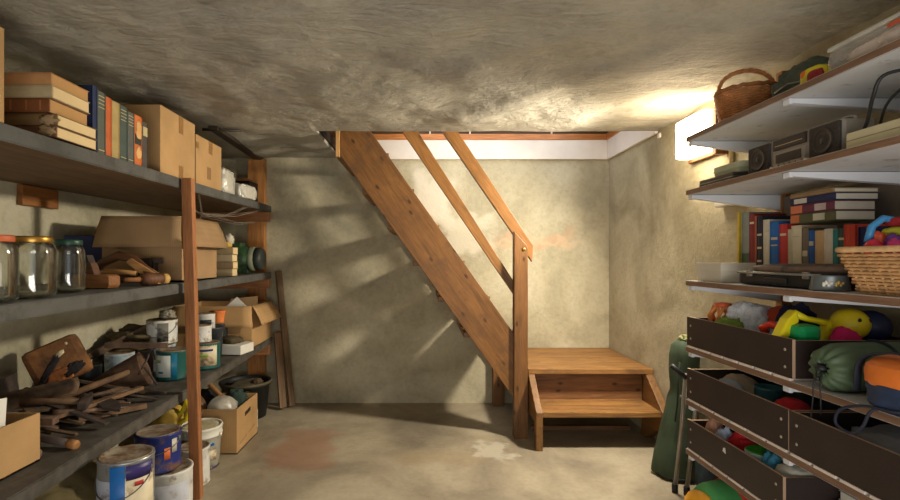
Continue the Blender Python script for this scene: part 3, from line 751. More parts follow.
for i, (a, b, wd, mi) in enumerate(segs):
    lift = .012 + .018 * (i % 3) + (.05 if a[0] < -1.6 else .02)
    bar('rusty_bar', gl, (a[0], a[1], zl(a[1], lift + .012)), (b[0], b[1], zl(b[1], .010 + .012 * (i % 2))), wd * (1.5, 1.1, 1.35)[i % 3], .007 + .003 * (i % 3), mats5[mi], (.5, .8, 1.0, .3)[i % 4], roll=rnd.uniform(-25, 25), round_=(i % 5 == 2), bend=.01 * ((i % 3) - 1), group=gb)
bar('wood_chisel', 'broad brown chisel handle pointing diagonally up the heap beside the rusty scoop', (-1.50, 2.00, zl(2.0, .05)), (-1.33, 2.36, zl(2.36, .07)), .045, .016, rust('rust_warm', (118, 92, 68), (144, 112, 82), (80, 62, 50)), .55, 'chisel', group=None)
bar('tool_handle', 'orange-brown handle lying at the front right of the heap with an iron tang', (-1.44, 2.08, zl(2.08, .02)), (-1.255, 2.26, zl(2.26, .018)), .034, .02, rust('rust_warm'), .8, 'tool handle', group=None)
# chunkier scrap in the heap
o = MB().prism([(-.07, -.03), (.02, -.035), (.08, -.012), (.10, .0), (.08, .014), (.02, .035), (-.07, .028)], 0, .012, 'Z', .003).build('door_hinge', m_rust_dk, loc=(-1.36, 2.16, zl(2.16, .05)), rot=(R(8), R(6), R(-35))); tag(o, 'broad dark iron hinge plate lying near the front of the heap', 'hinge')
o = MB().box((-.10, -.022, 0), (.10, .022, .028), .004).build('wood_block', m_rust_red, loc=(-1.53, 1.93, zl(1.93, .055)), rot=(0, R(4), R(8))); tag(o, 'brown squared wooden block on the heap behind the grey handle', 'block')
o = thing('hammer', 'old hammer with dark head lying in the middle of the heap', 'hammer', (-1.50, 2.10, zl(2.1, .085)), (R(6), R(5), R(20)))
MB().tube([(-.16, 0, 0), (-.05, .004, .002), (.06, 0, .0)], [.017, .012, .013], 10).build('handle', rust('rust_warm', (118, 92, 68), (144, 112, 82), (80, 62, 50)), o)
MB().box((.05, -.055, -.018), (.085, .04, .018), .006).prism([(.052, .038), (.083, .038), (.072, .085), (.064, .085)], -.014, .014, 'Z', .003).build('head', m_rust_dk, o)
o = thing('pincers', 'rusty pincers with open jaws lying on the heap beside the hammer', 'pincers', (-1.40, 2.28, zl(2.28, .07)), (R(-4), R(3), R(60)))
MB().tube([(-.15, .03, 0), (-.06, .018, .004), (0, 0, .004), (.03, -.022, .004), (.06, -.006, .004)], [.007, .008, .011, .010, .006], 8).build('lever', m_rusty, o)
MB().tube([(-.15, -.03, .01), (-.06, -.018, .012), (0, 0, .016), (.03, .022, .012), (.06, .006, .010)], [.007, .008, .011, .010, .006], 8).build('lever', m_rusty, o)
# rusty canister, leaning
o = thing('rusty_canister', 'square rusty canister with pale spots leaning against the left wall', 'canister', (-1.635, 2.30, zb(2.2) + .12), (R(-8), R(-24), R(30)))
o.scale = (.86, .9, 1.02)
MB().box((-.13, -.045, 0), (.13, .045, .19), .03).build('body', rust('rust_canister', (120, 82, 50), (160, 108, 58), (56, 44, 36)), o)
for x, z, s_ in ((.075, .158, .007),): MB().lathe([(0, 0), (s_, 0), (s_ * .9, .002), (0, .002)], 12, M=Matrix.Translation((x, -.0445, z)) @ Matrix.Rotation(R(90), 4, 'X')).build('paint_spot', plain('cream_paint', (200, 186, 150), .6), o)
MB().blob((.022, .003, .012), 38, .4, 3, 3, c=(.035, -.0455, .118), M=Matrix.Rotation(R(-20), 4, 'Y')).build('paint_patch', plain('cream_paint', (200, 186, 150), .6), o)
MB().blob((.05, .003, .026), 35, .55, 2.6, 4, c=(.06, -.0455, .02), M=Matrix.Rotation(R(-14), 4, 'Y')).build('torn_hole_dark', plain('hole_and_streak_dark', (34, 30, 32), .9), o)  # flat dark patch stands in for the shaded inside of the hole
MB().blob((.06, .003, .04), 37, .5, 2.6, 4, c=(-.02, -.0452, .004)).build('bright_rust', m_rust_or, o)
MB().blob((.075, .003, .018), 31, .5, 3, 3, c=(-.03, -.0455, .07), M=Matrix.Rotation(R(-35), 4, 'Y')).build('dark_streak', plain('hole_and_streak_dark', (34, 30, 32), .9), o)  # dark diagonal mark across the canister front
o = MB().box((-.07, -.05, 0), (.07, .05, .16), .008).build('tin_box', m_rust_dk, loc=on_b(-1.80, 2.12, .02), rot=(0, R(-10), R(20))); tag(o, 'dark tin box in the shade left of the rusty canister', 'tin')
# curved rusty plate across the heap
def plate(u, v): return (-.16 + .32 * u, .05 * math.sin(v * math.pi * .8) - .02 * u, .02 * u + .085 * v - .02 * math.sin(u * 5) * (1 - v))
o = MB().sheet(16, 6, plate, .005).build('iron_plate', m_rusty, loc=(-1.62, 2.07, zb(2.1) + .06), rot=(R(-14), R(-6), R(18))); tag(o, 'curved rusty iron plate lying in front of the rusty canister', 'plate')
o = MB().tube([(-.06, 0, 0), (-.02, .004, .006), (.05, 0, .004)], [.010, .024, .016], 10).build('orange_grip', m_rust_or, loc=(-1.66, 1.84, zb(1.84) + .10), rot=(0, 0, R(-5))); tag(o, 'orange wooden grip poking out behind the white paper sheet', 'grip')
# rusty scoop with bail handle
o = thing('coal_scoop', 'rusty tapered scoop with iron bail handle lying on the tool heap', 'scoop', (-1.455, 2.50, zb(2.5) + .10), (R(0), R(-13), R(20)))
o.scale = (.95, .95, .95)
sm = rust('rust_scoop', (104, 80, 62), (132, 102, 78), (68, 54, 46))
M1 = Matrix.Rotation(R(82), 4, 'Y')
pr = [(.045, -.22), (.055, -.15), (.075, -.05), (.092, .055), (.097, .06), (.094, .062), (.088, .055), (.070, -.05), (.05, -.15), (.0, -.16)]
MB().lathe([(0, -.222)] + pr, 24, M=M1).build('body', sm, o)
MB().tube([(.04, -.09, .0), (.10, -.085, .07), (.11, -.03, .10), (.11, .04, .095), (.10, .09, .03)], .005, 8).build('bail_handle', m_rust_dk, o)
MB().tube([(.075, -.085, .03), (.10, -.10, -.03), (.115, -.105, -.075)], .006, 8).build('hook', m_rust_dk, o)
bar('tool_handle', 'brown wooden shaft running from the heap into the rusty scoop', (-1.62, 2.22, zl(2.2, .06)), (-1.42, 2.46, zl(2.46, .13)), .03, .03, rust('rust_warm'), 1, 'tool handle', round_=True, group=None)
# planks and rags at the back against the wall
o = MB().box((-.22, -.008, -.02), (.22, .008, .02), .002).build('scrap_board', m_rusty, loc=(-1.72, 2.86, zb(2.9) + .20), rot=(R(10), R(-22), R(55))); tag(o, 'dark scrap board leaning on the wall behind the pale blue tin', 'board')
o = MB().box((-.16, -.01, -.015), (.16, .01, .015), .002).build('scrap_board', m_rust_red, loc=(-1.58, 2.75, zb(2.8) + .188), rot=(0, R(2), R(10))); tag(o, 'reddish scrap board lying across the pale blue tin', 'board')
o = MB().blob((.16, .12, .07), 8, .4, 2.2, 4, fold=.35).build('sack', plain('olive_sack', (92, 80, 54), .95, bump=.5), loc=on_b(-1.70, 2.98, .13)); tag(o, 'crumpled olive sack heaped at the wall behind the scrap boards', 'sack')
o = MB().box((-.14, -.12, 0), (.14, .12, .122), .006).build('storage_box', m_rust_dk, loc=on_b(-1.70, 3.0, .006)); tag(o, 'dark low box under the crumpled olive sack', 'box')
# tins on the lower shelf
p_wht = plain('tin_white', (218, 216, 208), .5, dirt=(138, 122, 100), dirt_amt=.3); p_pbl = plain('tin_pale_blue', (172, 190, 200), .5, dirt=(120, 100, 80), dirt_amt=.35)
p_grn = plain('tin_green', (24, 84, 78), .4, dirt=(60, 56, 48), dirt_amt=.2); p_lab = plain('tin_label_white', (216, 220, 210), .5, var=.1); p_tan = plain('tin_label_cream', (214, 200, 168), .5, dirt=(150, 120, 84), dirt_amt=.4)
p_nvy = plain('tin_navy', (30, 44, 112), .4, dirt=(110, 80, 56), dirt_amt=.35); p_blu = plain('tin_blue', (28, 104, 178), .4, dirt=(90, 84, 80), dirt_amt=.1)
p_lid = plain('tin_lid_dirty', (160, 140, 110), .6, .25, var=.3, dirt=(110, 88, 64), dirt_amt=.6); p_lime = plain('lime_green', (140, 176, 60), .5); p_drk = plain('tin_dark', (40, 46, 48), .5, dirt=(90, 84, 76), dirt_amt=.3)
p_teal = plain('tin_teal', (30, 110, 140), .4)
can('pale blue tin under the reddish scrap board', .072, .155, on_b(-1.655, 2.72), p_pbl, 10, lid=p_lid)
can('dark tin half hidden behind the rusty canister and pale blue tin', .06, .14, on_b(-1.68, 2.50), p_drk, 0)
can('green tin with white label nearest the red-brown post on the lower shelf', .085, .155, on_b(-1.40, 2.79), p_grn, 0, lid=p_lid,
    labels=((-150, -72, .12, .88, p_lab), (-70, -50, .05, .95, p_teal), (-130, -108, .62, .72, p_lime), (-118, -98, .25, .32, p_teal)))
can('white tin with cream label standing behind the red-brown post', .08, .15, on_b(-1.315, 3.02), p_grn, 0, lid=p_lid, labels=((-180, -20, .14, .98, p_tan), (-170, -120, .66, .80, p_nvy), (-110, -60, .5, .6, p_lime), (-100, -40, .72, .80, p_nvy)))
can('pale plain tin between the pale blue tin and the stacked white one', .08, .15, on_b(-1.56, 2.97), p_pbl, 0, lid=p_lid)
zt2 = zb(2.97) + .163
can('dripping white paint tin stacked on the pale plain tin', .084, .135, (-1.555, 2.97, zt2), p_wht, 0, lid=p_lid, handle=.07, labels=((-80, -40, .1, .9, plain('drip_grey', (120, 118, 110), .6, dirt=(60, 56, 50))),))
o = MB().blob((.04, .035, .028), 17, .45, 2.6, 4, fold=.4).build('rag', plain('grey_rag', (150, 142, 124), .95), loc=(-1.53, 2.99, zt2 + .141)); tag(o, 'small grey rag crumpled on the lid of the dripping white tin', 'rag')
z2 = zb(3.02) + .158
can('small grey-white tin on the cream-labelled tin', .055, .095, (-1.345, 3.03, z2), p_wht, 0, lid=p_lid, labels=((-150, -90, .3, .8, p_drk),))
can('white tin with dark lettering block behind the post, upper row', .06, .12, (-1.45, 3.32, zb(3.3) + .165), p_wht, 0, lid=p_lid, labels=((-100, -30, .45, .7, p_drk), (-95, -35, .2, .3, p_blu)))
can('low grey tin carrying the dark lettered white tin', .075, .155, on_b(-1.45, 3.32), p_drk, 0, lid=p_lid)
can('orange tin with a red rim above the dark bucket', .05, .085, (-1.46, 3.56, zb(3.5) + .19), plain('orange_tin', (226, 128, 60), .4), 0, lid=plain('red_rim', (196, 60, 36), .4), name='tin')
can('dull tin under the small orange tin', .06, .18, on_b(-1.46, 3.56), p_drk, 0, lid=p_lid)
# dark bucket with wire handle
o = thing('bucket', 'dark grey bucket with a wire handle on the lower shelf', 'bucket', on_b(-1.395, 3.28))
MB().lathe([(0, 0), (.062, 0), (.074, .185), (.08, .19), (.08, .2), (.072, .2), (.068, .185), (.058, .01), (0, .01)], 32).build('body', plain('bucket_grey', (54, 58, 62), .5, dirt=(90, 86, 78), dirt_amt=.2), o)
pts = [(-.078 * math.cos(math.pi * k / 14), -.055 * math.sin(math.pi * k / 14) - .03, .185 - .10 * math.sin(math.pi * k / 14)) for k in range(15)]
MB().tube([(x + .02, y - .02, z) for x, y, z in pts], .0025, 6).build('wire_handle', m_wire, o)
o = MB().box((-.11, -.09, 0), (.11, .09, .062), .003).build('white_box', m_paper, loc=on_b(-1.315, 3.43, .004), rot=(0, 0, R(-8))); tag(o, 'flat white box beside the dark bucket on the lower shelf', 'box')
o = MB().blob((.07, .06, .03), 27, .4, 2.6, 3, fold=.4).build('leaf_bundle', plain('dry_brown', (84, 72, 50), .95), loc=(-1.315, 3.44, zb(3.4) + .064)); tag(o, 'dry brown bundle of twine on the flat white box', 'bundle')
o = carton('big open carton with hanging flap at the far end of the lower shelf', .56, .44, .30, (-1.51, 3.79, zb(3.57) + E), mat=m_card, closed=False, flaps=(('-y', .15, 168), ('+x', .15, 150)))
o = MB().prism([(-.13, 0), (.13, 0), (.0, .12)], -.004, .004, 'Y', .001).build('white_card', m_paper, loc=(-1.375, 3.66, zb(3.6) + .24), rot=(R(-8), 0, 0)); tag(o, 'white triangular card poking out of the big open carton', 'card')
o = MB().prism([(-.10, 0), (.12, 0), (.12, .33), (-.08, .31)], -.004, .004, 'Y', .001).build('brown_card', m_card2, loc=(-1.40, 3.80, zb(3.8) + .02), rot=(R(-10), 0, R(6))); tag(o, 'brown card sheet standing inside the big open carton', 'card')

# ------------------------------------------------------------------ left floor
p_lidc = plain('lid_concrete', (150, 138, 120), .7, .1, dirt=(112, 84, 58), dirt_amt=.7); p_silver = plain('tin_silver', (150, 152, 152), .35, .6, dirt=(110, 98, 84), dirt_amt=.3)
def fcan(px, py, Y): p = at(px, py, Y); return p.x, p.y
can('wide dirty tin on the floor under the near end of the lower shelf', .125, .19, (-1.27, 1.66, .001), p_drk, 0, lid=p_lidc, name='paint_tin')
can('silver tin standing underneath the blue-striped paint tin', .102, .24, (-1.035, 1.845, .001), p_silver, 0, lid=p_lidc)
can('blue-striped white paint tin with wire handle, nearest and largest on the floor', .092, .245, (-1.083, 1.82, .246), p_silver, 0, lid=p_lidc, handle=.085,
    labels=((-175, -92, .02, .74, plain('tin_label_grey', (176, 180, 190), .5, dirt=(120, 110, 110), dirt_amt=.3)), (-92, -62, .02, .95, p_blu), (-62, 5, .02, .78, p_tan), (-60, 0, .74, .94, plain('tin_purple', (52, 42, 98), .4)), (-44, -26, .64, .70, plain('tin_red', (186, 54, 48), .4))))
can('white paint tin under the navy one, with rust round its lid', .104, .24, (-1.18, 2.31, .001), p_wht, 0, lid=p_lidc, labels=((-120, -10, .1, .8, plain('tin_label_pale', (196, 198, 206), .5, dirt=(170, 160, 150), dirt_amt=.4)),))
can('navy blue paint tin with drips, stacked on the white one', .096, .165, (-1.212, 2.28, .252), p_nvy, 0, lid=p_lidc, handle=.05, labels=((-48, -32, .35, .66, plain('orange_drip', (214, 112, 60), .5)), (-28, -12, .5, .86, plain('grey_drip', (186, 180, 164), .5))))
can('small white paint tin behind the red-brown post', .082, .20, (-1.245, 2.72, .001), p_wht, 0, lid=p_lidc, rotz=0) if False else can('small white paint tin behind the red-brown post', .08, .195, (-1.235, 2.685, .001), p_wht, 0, lid=p_lidc, labels=((-100, -30, .1, .5, p_lab),))
o = thing('plastic_bucket', 'white plastic bucket with blue band between post and floor carton', 'bucket', (-1.29, 2.885, .001)); o.scale = (.9, .9, .98)
MB().lathe([(0, 0), (.112, 0), (.124, .19), (.132, .192), (.134, .20), (.130, .205), (.132, .235), (.136, .24), (.134, .25), (.122, .25)] + [(.118, .235), (0, .233)], 40).build('body', plain('bucket_white', (222, 220, 206), .4, var=.08, dirt=(180, 170, 144), dirt_amt=.25), o)
MB().lathe([(0, .2345), (.117, .236), (.116, .243), (.09, .240), (0, .239)], 32).build('lid', plain('lid_cream', (196, 184, 148), .55, dirt=(160, 146, 110), dirt_amt=.4), o)
MB().patch(.1135, .008, .02, -120, 10).build('blue_band', p_nvy, o)
MB().patch(.1205, .145, .168, -70, -25).build('blue_print', p_blu, o)
MB().patch(.118, .06, .12, -80, -15).build('pale_print', p_tan, o)
MB().lathe([(0, 0), (.012, 0), (.012, .012), (0, .014)], 12, M=Matrix.Translation((.132, -.02, .20)) @ Matrix.Rotation(R(90), 4, 'Y')).build('handle_lug', m_white, o)
# carton of oddments on the floor
cb = carton('open floor carton full of oddments, with a hand hole in its side', .44, .38, .275, (-1.37, 3.26, .001), mat=m_card, closed=False)
MB().prism([(-.05, .19), (.05, .20), (.05, .225), (-.05, .215)], .2202, .2222, 'X', .0).build('hand_hole', plain('hole_dark', (50, 38, 28), .9), cb)
for q in range(2): MB().prism([(-.14 + .16 * q, .04 + .02 * q), (-.02 + .16 * q, .055 + .02 * q), (-.02 + .16 * q, .066 + .02 * q), (-.14 + .16 * q, .05 + .02 * q)], .2202, .2212, 'X').build('faded_print', m_card2, cb)
def odd(name, lab, cat, m, loc, sz, sd, rot=(0, 0, 0), amp=.2, fold=.15, power=1.0, freq=2.2):
    o = MB().blob(sz, sd, amp, freq, 4, fold=fold, power=power).build(name, m, loc=loc, rot=rot); return tag(o, lab, cat)
odd('plastic_bag', 'white plastic bag bulging from the floor carton', 'bag', m_film, (-1.285, 3.19, .18), (.095, .085, .085), 2, amp=.1, fold=.08)
odd('green_cloth', 'dark green cloth lying in the floor carton behind the white bag', 'cloth', plain('cloth_bluegreen', (50, 66, 58), .95, bump=.4), (-1.265, 3.355, .20), (.07, .07, .075), 6, amp=.25, fold=.3)
odd('brown_jug', 'brown rounded jug lying in the floor carton left of the white bag', 'jug', plain('jug_brown', (112, 86, 60), .5), (-1.50, 3.22, .19), (.09, .09, .08), 13, amp=.06, fold=.02)
odd('dark_bundle', 'dark bundle at the back of the floor carton', 'bundle', plain('bundle_dark', (44, 42, 42), .9), (-1.45, 3.37, .17), (.10, .06, .09), 14)
bar('wooden_shaft', 'wooden shaft leaning out of the floor carton', (-1.30, 3.27, .275), (-1.45, 3.35, .375), .03, .03, w_oldp, 1.15, 'shaft', round_=True, group=None)
# yellow plastic piece by the shelf edge
o = thing('yellow_pouch', 'yellow plastic pouch with looped handle under the shelf edge', 'pouch', (-1.365, 2.66, .30), (0, 0, R(10)))
MB().blob((.075, .05, .07), 19, .3, 2.5, 3, power=.8, fold=.3).build('pouch_body', plain('pouch_yellow', (176, 146, 58), .6), o)
MB().tube([(.06, -.02, .03), (.10, -.03, .05), (.115, -.03, .10), (.10, -.02, .15), (.085, -.02, .10), (.05, -.02, .06)], .012, 8).build('loop_handle', plain('bright_yellow', (226, 206, 40), .4), o)
can('dark tin on the floor supporting the yellow pouch', .09, .29, (-1.40, 2.66, .001), p_drk, 0, lid=p_lidc)
odd('earth_sack', 'slumped brown sack on the floor under the lower shelf', 'sack', plain('sack_brown', (104, 92, 60), .95, bump=.5), (-1.62, 2.2, .001), (.18, .3, .16), 23)
# black bin and cup
o = thing('black_bin', 'large black plastic bin on the floor by the back post', 'bin', (-1.365, 3.83, .001))
MB().lathe([(0, 0), (.15, 0), (.175, .235), (.185, .238), (.187, .255), (.183, .27), (.172, .27), (.170, .24), (.146, .012), (0, .012)], 40).build('body', plain('bin_black', (34, 36, 36), .5, var=.3), o)
MB().lathe([(.186, .25), (.193, .252), (.194, .268), (.186, .272)], 40).build('rim', plain('rim_olive', (92, 84, 62), .6), o)
odd('bin_fill', 'brown scraps filling the black bin', 'scraps', plain('scrap_brown', (92, 82, 62), .95, bump=.5), (-1.365, 3.83, .175), (.15, .15, .055), 33, amp=.2, fold=.3)
odd('brown_ball', 'round brown lump resting on the rim side of the black bin', 'lump', plain('lump_brown', (86, 68, 48), .9), (-1.27, 3.80, .235), (.04, .04, .035), 36)
can('small white cup on the floor between carton and black bin', .05, .125, (-1.235, 3.56, .001), plain('cup_white', (210, 206, 190), .5), 0, cup=True, name='cup', cat='cup')
# laths leaning by the shelf end
def lath(lab, p0, p1, wd, th, m):
    p0, p1 = Vector(p0), Vector(p1); d = p1 - p0; o = MB().box((0, -th / 2, -wd / 2), (d.length, th / 2, wd / 2), .002).build('wooden_lath', m, loc=p0)
    o.rotation_mode = 'QUATERNION'; o.rotation_quaternion = d.to_track_quat('X', 'Y'); return tag(o, lab, 'lath', 'laths leaning at the shelf end')
wl1 = wood('lath_grey', (128, 104, 78), 'X', knots=False); wl2 = wood('lath_brown', (136, 104, 72), 'X', knots=False)
lath('longer thin lath leaning from the floor up to the middle shelf end', (-1.065, 4.03, .02), (-1.205, 4.135, 1.10), .055, .022, wl1)
lath('shorter lath leaning on the lower shelf end beside the longer one', (-1.12, 3.97, .02), (-1.195, 4.07, .60), .055, .022, wl2)
# ------------------------------------------------------------------ right rack
XF = 1.118
Y1, YM, Y0 = 2.136, 1.535, .72
m_lam = plain('white_laminate', (206, 206, 206), .5, var=.06, bump=.05, dirt=(160, 150, 136), dirt_amt=.1); m_bedge = wood('brown_shelf_edge', (134, 102, 80), 'Y', .8, .5, knots=False)
SH = [(1.719, 'white laminate top shelf on the right, with a brown front edge, carrying the handled basket'), (1.492, 'white laminate second shelf on the right, carrying the radio cassette player'),
      (1.108, 'white laminate shelf on the right at eye level, carrying books and the suitcase'), (.827, 'white laminate shelf under the uppermost brown drawer and the sleeping bag'),
      (.602, 'white laminate shelf under the two joined brown drawers'), (.392, 'lowest white laminate shelf on the right, under the single lowest drawer')]
for z, lab in SH:
    mb = MB().box((XF + .004, Y0, z - .021), (XR - .045, Y1, z), .001, 0); mb.box((XF, Y0, z - .0212), (XF + .0045, Y1, z + .0002), .001, 1)
    tag(mb.build('shelf', [m_lam, m_bedge]), lab, 'shelf')
m_brk = plain('white_bracket_paint', (214, 216, 222), .4, var=.04, bump=.03)
NM = ('top', 'second', 'eye-level', 'uppermost drawer', 'double drawer', 'lowest')
def bracket(y, z, lab, hh=.04):
    zz = z - .0225
    o = thing('shelf_bracket', lab, 'bracket', (XR, y, zz))
    MB().prism([(XF + .012 - XR, 0), (-.042, 0), (-.042, -hh), (-.09, -hh * .9), (XF + .012 - XR, -.014)], -.013, .013, 'Y', .003).build('arm', m_brk, o)
    MB().box((XF + .008 - XR, -.015, -.018), (XF + .02 - XR, .015, -.0002), .003).build('end_stop', m_brk, o)
for i, (z, _) in enumerate(SH):
    for y, w_ in ((2.115, 'far end'), (YM + .02, 'middle')):
        bracket(y, z, 'white metal bracket under the %s of the %s shelf on the right' % (w_, NM[i]), .065 if w_ == 'far end' else .04)
w_up = wood('upright_wood', (176, 120, 70), 'Z', .7, .5, knots=False)
for y, lab in ((2.115, 'wooden wall upright carrying the far ends of the right shelves'), (1.555, 'wooden wall upright carrying the middle brackets of the right shelves')):
    o = MB().box((XR - .0415, y - .02, .0), (XR - .002, y + .02, 1.99), .003).build('wall_upright', w_up); tag(o, lab, 'upright')
o = MB().box((XR - .0395, Y0, 1.13), (XR - .002, 1.53, 1.46), .002).box((XR - .0395, 1.58, 1.13), (XR - .002, 2.09, 1.46), .002).build('back_panel', plain('back_panel_grey', (124, 112, 98), .8)); tag(o, 'grey-brown backing panel on the wall behind the right book row', 'panel')

# --- drawers
m_ddk = plain('dark_phenolic_ply', (48, 37, 34), .5, var=.2, scale=5, bump=.2, bscale=120); m_dply = plain('ply_edge', (178, 146, 120), .6, var=.15); m_gap_light = plain('pale_gap_light', (226, 212, 200), .5); m_screw = plain('screw', (190, 180, 168), .35, .7)
def drawer(lab, ya, yb, zbot, h):
    o = thing('drawer_box', lab, 'drawer', (XF, (ya + yb) / 2, zbot)); L = (yb - ya) / 2; t = .012; D = .36
    mb = MB().box((0.001, -L, .008), (t, L, h), .0008, 0, edge_mi=1); mb.build('front_panel', [m_ddk, m_dply], o)
    for n_, s_ in (('near_panel', -1), ('far_panel', 1)):
        a, b = (-L, -L + t) if s_ < 0 else (L - t, L)
        MB().box((t, a, .008), (D, b, h - .004), .0008, 0, edge_mi=1).build(n_, [m_ddk, m_dply], o)
    MB().box((D, -L, .008), (D + t, L, h), .0008, 0, edge_mi=1).build('back_panel', [m_ddk, m_dply], o)
    MB().box((t, -L + t, .008), (D, L - t, .014)).build('bottom_panel', m_ddk, o)
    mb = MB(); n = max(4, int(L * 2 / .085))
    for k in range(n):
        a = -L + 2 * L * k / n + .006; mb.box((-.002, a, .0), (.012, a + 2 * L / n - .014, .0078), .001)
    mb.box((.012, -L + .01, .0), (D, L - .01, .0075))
    rn = mb.build('gap_light_dashes', m_gap_light, o); rn['kind'] = 'stuff'  # pale dashes stand in for light reflected in the gap under the drawer
    for yy in (-L + .03, L - .03):
        for zz in (h * .3, h * .72): MB().lathe([(0, .002), (.004, .0015), (.005, 0)], 10, M=Matrix.Translation((.001, yy, zz)) @ Matrix.Rotation(R(-90), 4, 'Y')).build('screw', m_screw, o)
    return o
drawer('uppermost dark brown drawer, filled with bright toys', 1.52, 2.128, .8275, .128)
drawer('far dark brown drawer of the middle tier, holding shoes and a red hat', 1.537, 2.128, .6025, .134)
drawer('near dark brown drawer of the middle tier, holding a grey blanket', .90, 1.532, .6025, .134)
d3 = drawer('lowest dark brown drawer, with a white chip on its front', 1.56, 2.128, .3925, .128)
MB().prism([(-.01, .0), (.008, .004), (.004, .018), (-.006, .02)], -.0005, .001, 'X').build('chip', m_paper, d3, (0, .02, .085))

# --- things on the top shelf
def on(k, x, y, dz=.0015): return (x, y, SH[k][0] + dz)
def weave_round(o, r0, r1, h, rows, stakes, m, m2, rw=.0035):
    mb = MB()
    for i in range(rows):
        f = (i + .5) / rows; r = r0 + (r1 - r0) * f; pts = []
        n = stakes * 2
        for k in range(n):
            a = 2 * math.pi * k / n; rr = r + .003 * (1 if ((k // 1) % 2 == 0) else -1) * (1 if i % 2 else -1)
            pts.append((rr * math.cos(a), rr * math.sin(a), .006 + (h - .012) * f))
        mb.tube(pts, (h / rows) * .52, 5, closed=True)
    w_ = mb.build('woven_wall', m, o); w_['kind'] = 'stuff'
    mb = MB()
    for k in range(stakes):
        a = 2 * math.pi * (k + .25) / stakes; mb.tube([(r0 * math.cos(a), r0 * math.sin(a), 0), (r1 * math.cos(a), r1 * math.sin(a), h)], .003, 5)
    s_ = mb.build('stakes', m2, o); s_['kind'] = 'stuff'
    MB().lathe([(0, 0), (r0, 0), (r0, .005), (0, .006)], 24).build('base', m2, o)
m_wick = plain('wicker', (186, 124, 74), .65, var=.3, scale=30); m_wick2 = plain('wicker_dark', (150, 96, 56), .65, var=.25, scale=30)
o = thing('handled_basket', 'round wicker basket with an arched handle on the top right shelf', 'basket', on(0, 1.29, 2.0), (0, 0, R(-12)))
weave_round(o, .085, .108, .145, 15, 22, m_wick, m_wick2)
pts = [(.108 * math.cos(2 * math.pi * k / 40), .108 * math.sin(2 * math.pi * k / 40), .147 + .003 * math.sin(k * 2.6)) for k in range(40)]
MB().tube(pts, .008, 7, closed=True).build('rim', m_wick2, o)
mb = MB()
for dr in (0, 1, 2):
    mb.tube([(-.104 * math.cos(math.pi * k / 20) , .006 * math.sin(k * 1.3 + dr * 2.1), .135 + .098 * math.sin(math.pi * k / 20) ** .8 + .005 * math.cos(k * 1.3 + dr * 2.1)) for k in range(21)], .0055, 6)
mb.build('handle', m_wick, o)
m_gbag = plain('dark_green_nylon', (80, 90, 78), .6, bump=.3, bscale=25)
o = thing('green_bag', 'dark green nylon bag on the top shelf beside the handled basket', 'bag', on(0, 1.325, 1.69), (0, 0, R(8)))
MB().blob((.10, .115, .082), 5, .13, 2.2, 5, power=.8, fold=.14).build('bag_body', m_gbag, o)
MB().tube([(-.08, .10, .02), (-.10, .14, .03), (-.10, .19, .012), (-.085, .21, .01)], .008, 6).build('strap', m_gbag, o)
MB().tube([(-.10, -.07, .055), (-.108, -.0, .065), (-.10, .06, .055)], .004, 6).build('zipper', m_steel, o)
o = thing('snack_packet', 'yellow and red packet leaning on the dark green bag', 'packet', on(0, 1.185, 1.512), (0, 0, R(6)))
MB().blob((.022, .045, .035), 9, .06, 1.5, 4, power=.6, fold=.05).build('packet_body', plain('packet_yellow', (216, 200, 40), .4), o)
MB().blob((.02, .028, .022), 10, .05, 1.5, 4, power=.6, c=(-.006, -.014, .010)).build('red_panel', plain('packet_red', (150, 30, 44), .4), o)
MB().blob((.018, .012, .015), 11, .05, 1.5, 3, power=.7, c=(-.006, .024, .032)).build('orange_panel', plain('packet_orange', (222, 110, 40), .4), o)
o = thing('plastic_tub', 'cloudy plastic tub with pale lid at the near end of the top right shelf', 'tub', on(0, 1.285, 1.265))
m_tub = film('tub_plastic', (226, 220, 212), .35)
MB().box((-.14, -.17, 0), (.14, .17, .07), .034).build('tub_body', m_tub, o)
MB().box((-.135, -.165, .066), (.135, .165, .08), .03).build('lid', film('tub_lid', (226, 222, 210), .6), o)
MB().blob((.134, .163, .036), 3, .06, 3, 4, c=(0, 0, .003), power=.7, fold=.1).build('filling', plain('pale_filling', (222, 200, 186), .8, var=.35, scale=70), o)
MB().box((-.1405, -.10, .05), (-.1385, -.03, .06)).build('red_mark', plain('mark_red', (200, 90, 60), .5), o)

# --- second shelf
o = thing('equipment_case', 'flat dark case lying at the far end of the second shelf', 'case', on(1, 1.23, 1.985))
MB().box((-.075, -.115, 0), (.075, .115, .034), .006).build('case_body', plain('case_dark', (74, 66, 56), .5), o)
MB().box((-.077, -.117, .015), (.077, .117, .0185), .001).build('seam', m_steel, o)
o = thing('pale_green_box', 'small pale green box resting on the flat dark case', 'box', (1.245, 1.96, SH[1][0] + .037))
MB().box((-.06, -.08, 0), (.06, .08, .03), .002).build('box_body', plain('pale_green', (170, 178, 148), .6), o)
MB().box((-.062, -.082, .018), (.062, .082, .042), .002).build('lid', plain('pale_green_lid', (190, 192, 160), .6), o)
o = thing('radio_cassette_player', 'silver grey radio cassette player with round speakers on the second shelf', 'radio', on(1, 1.225, 1.605))
m_sil = plain('radio_silver', (150, 142, 132), .35, .3, var=.08, bump=.03); m_grl = plain('speaker_grille', (56, 50, 46), .7, var=.3, scale=120, bump=.5, bscale=320); m_rdk = plain('radio_dark', (52, 46, 42), .4)
MB().box((-.05, -.20, .004), (.05, .20, .105), .012).build('case', m_sil, o)
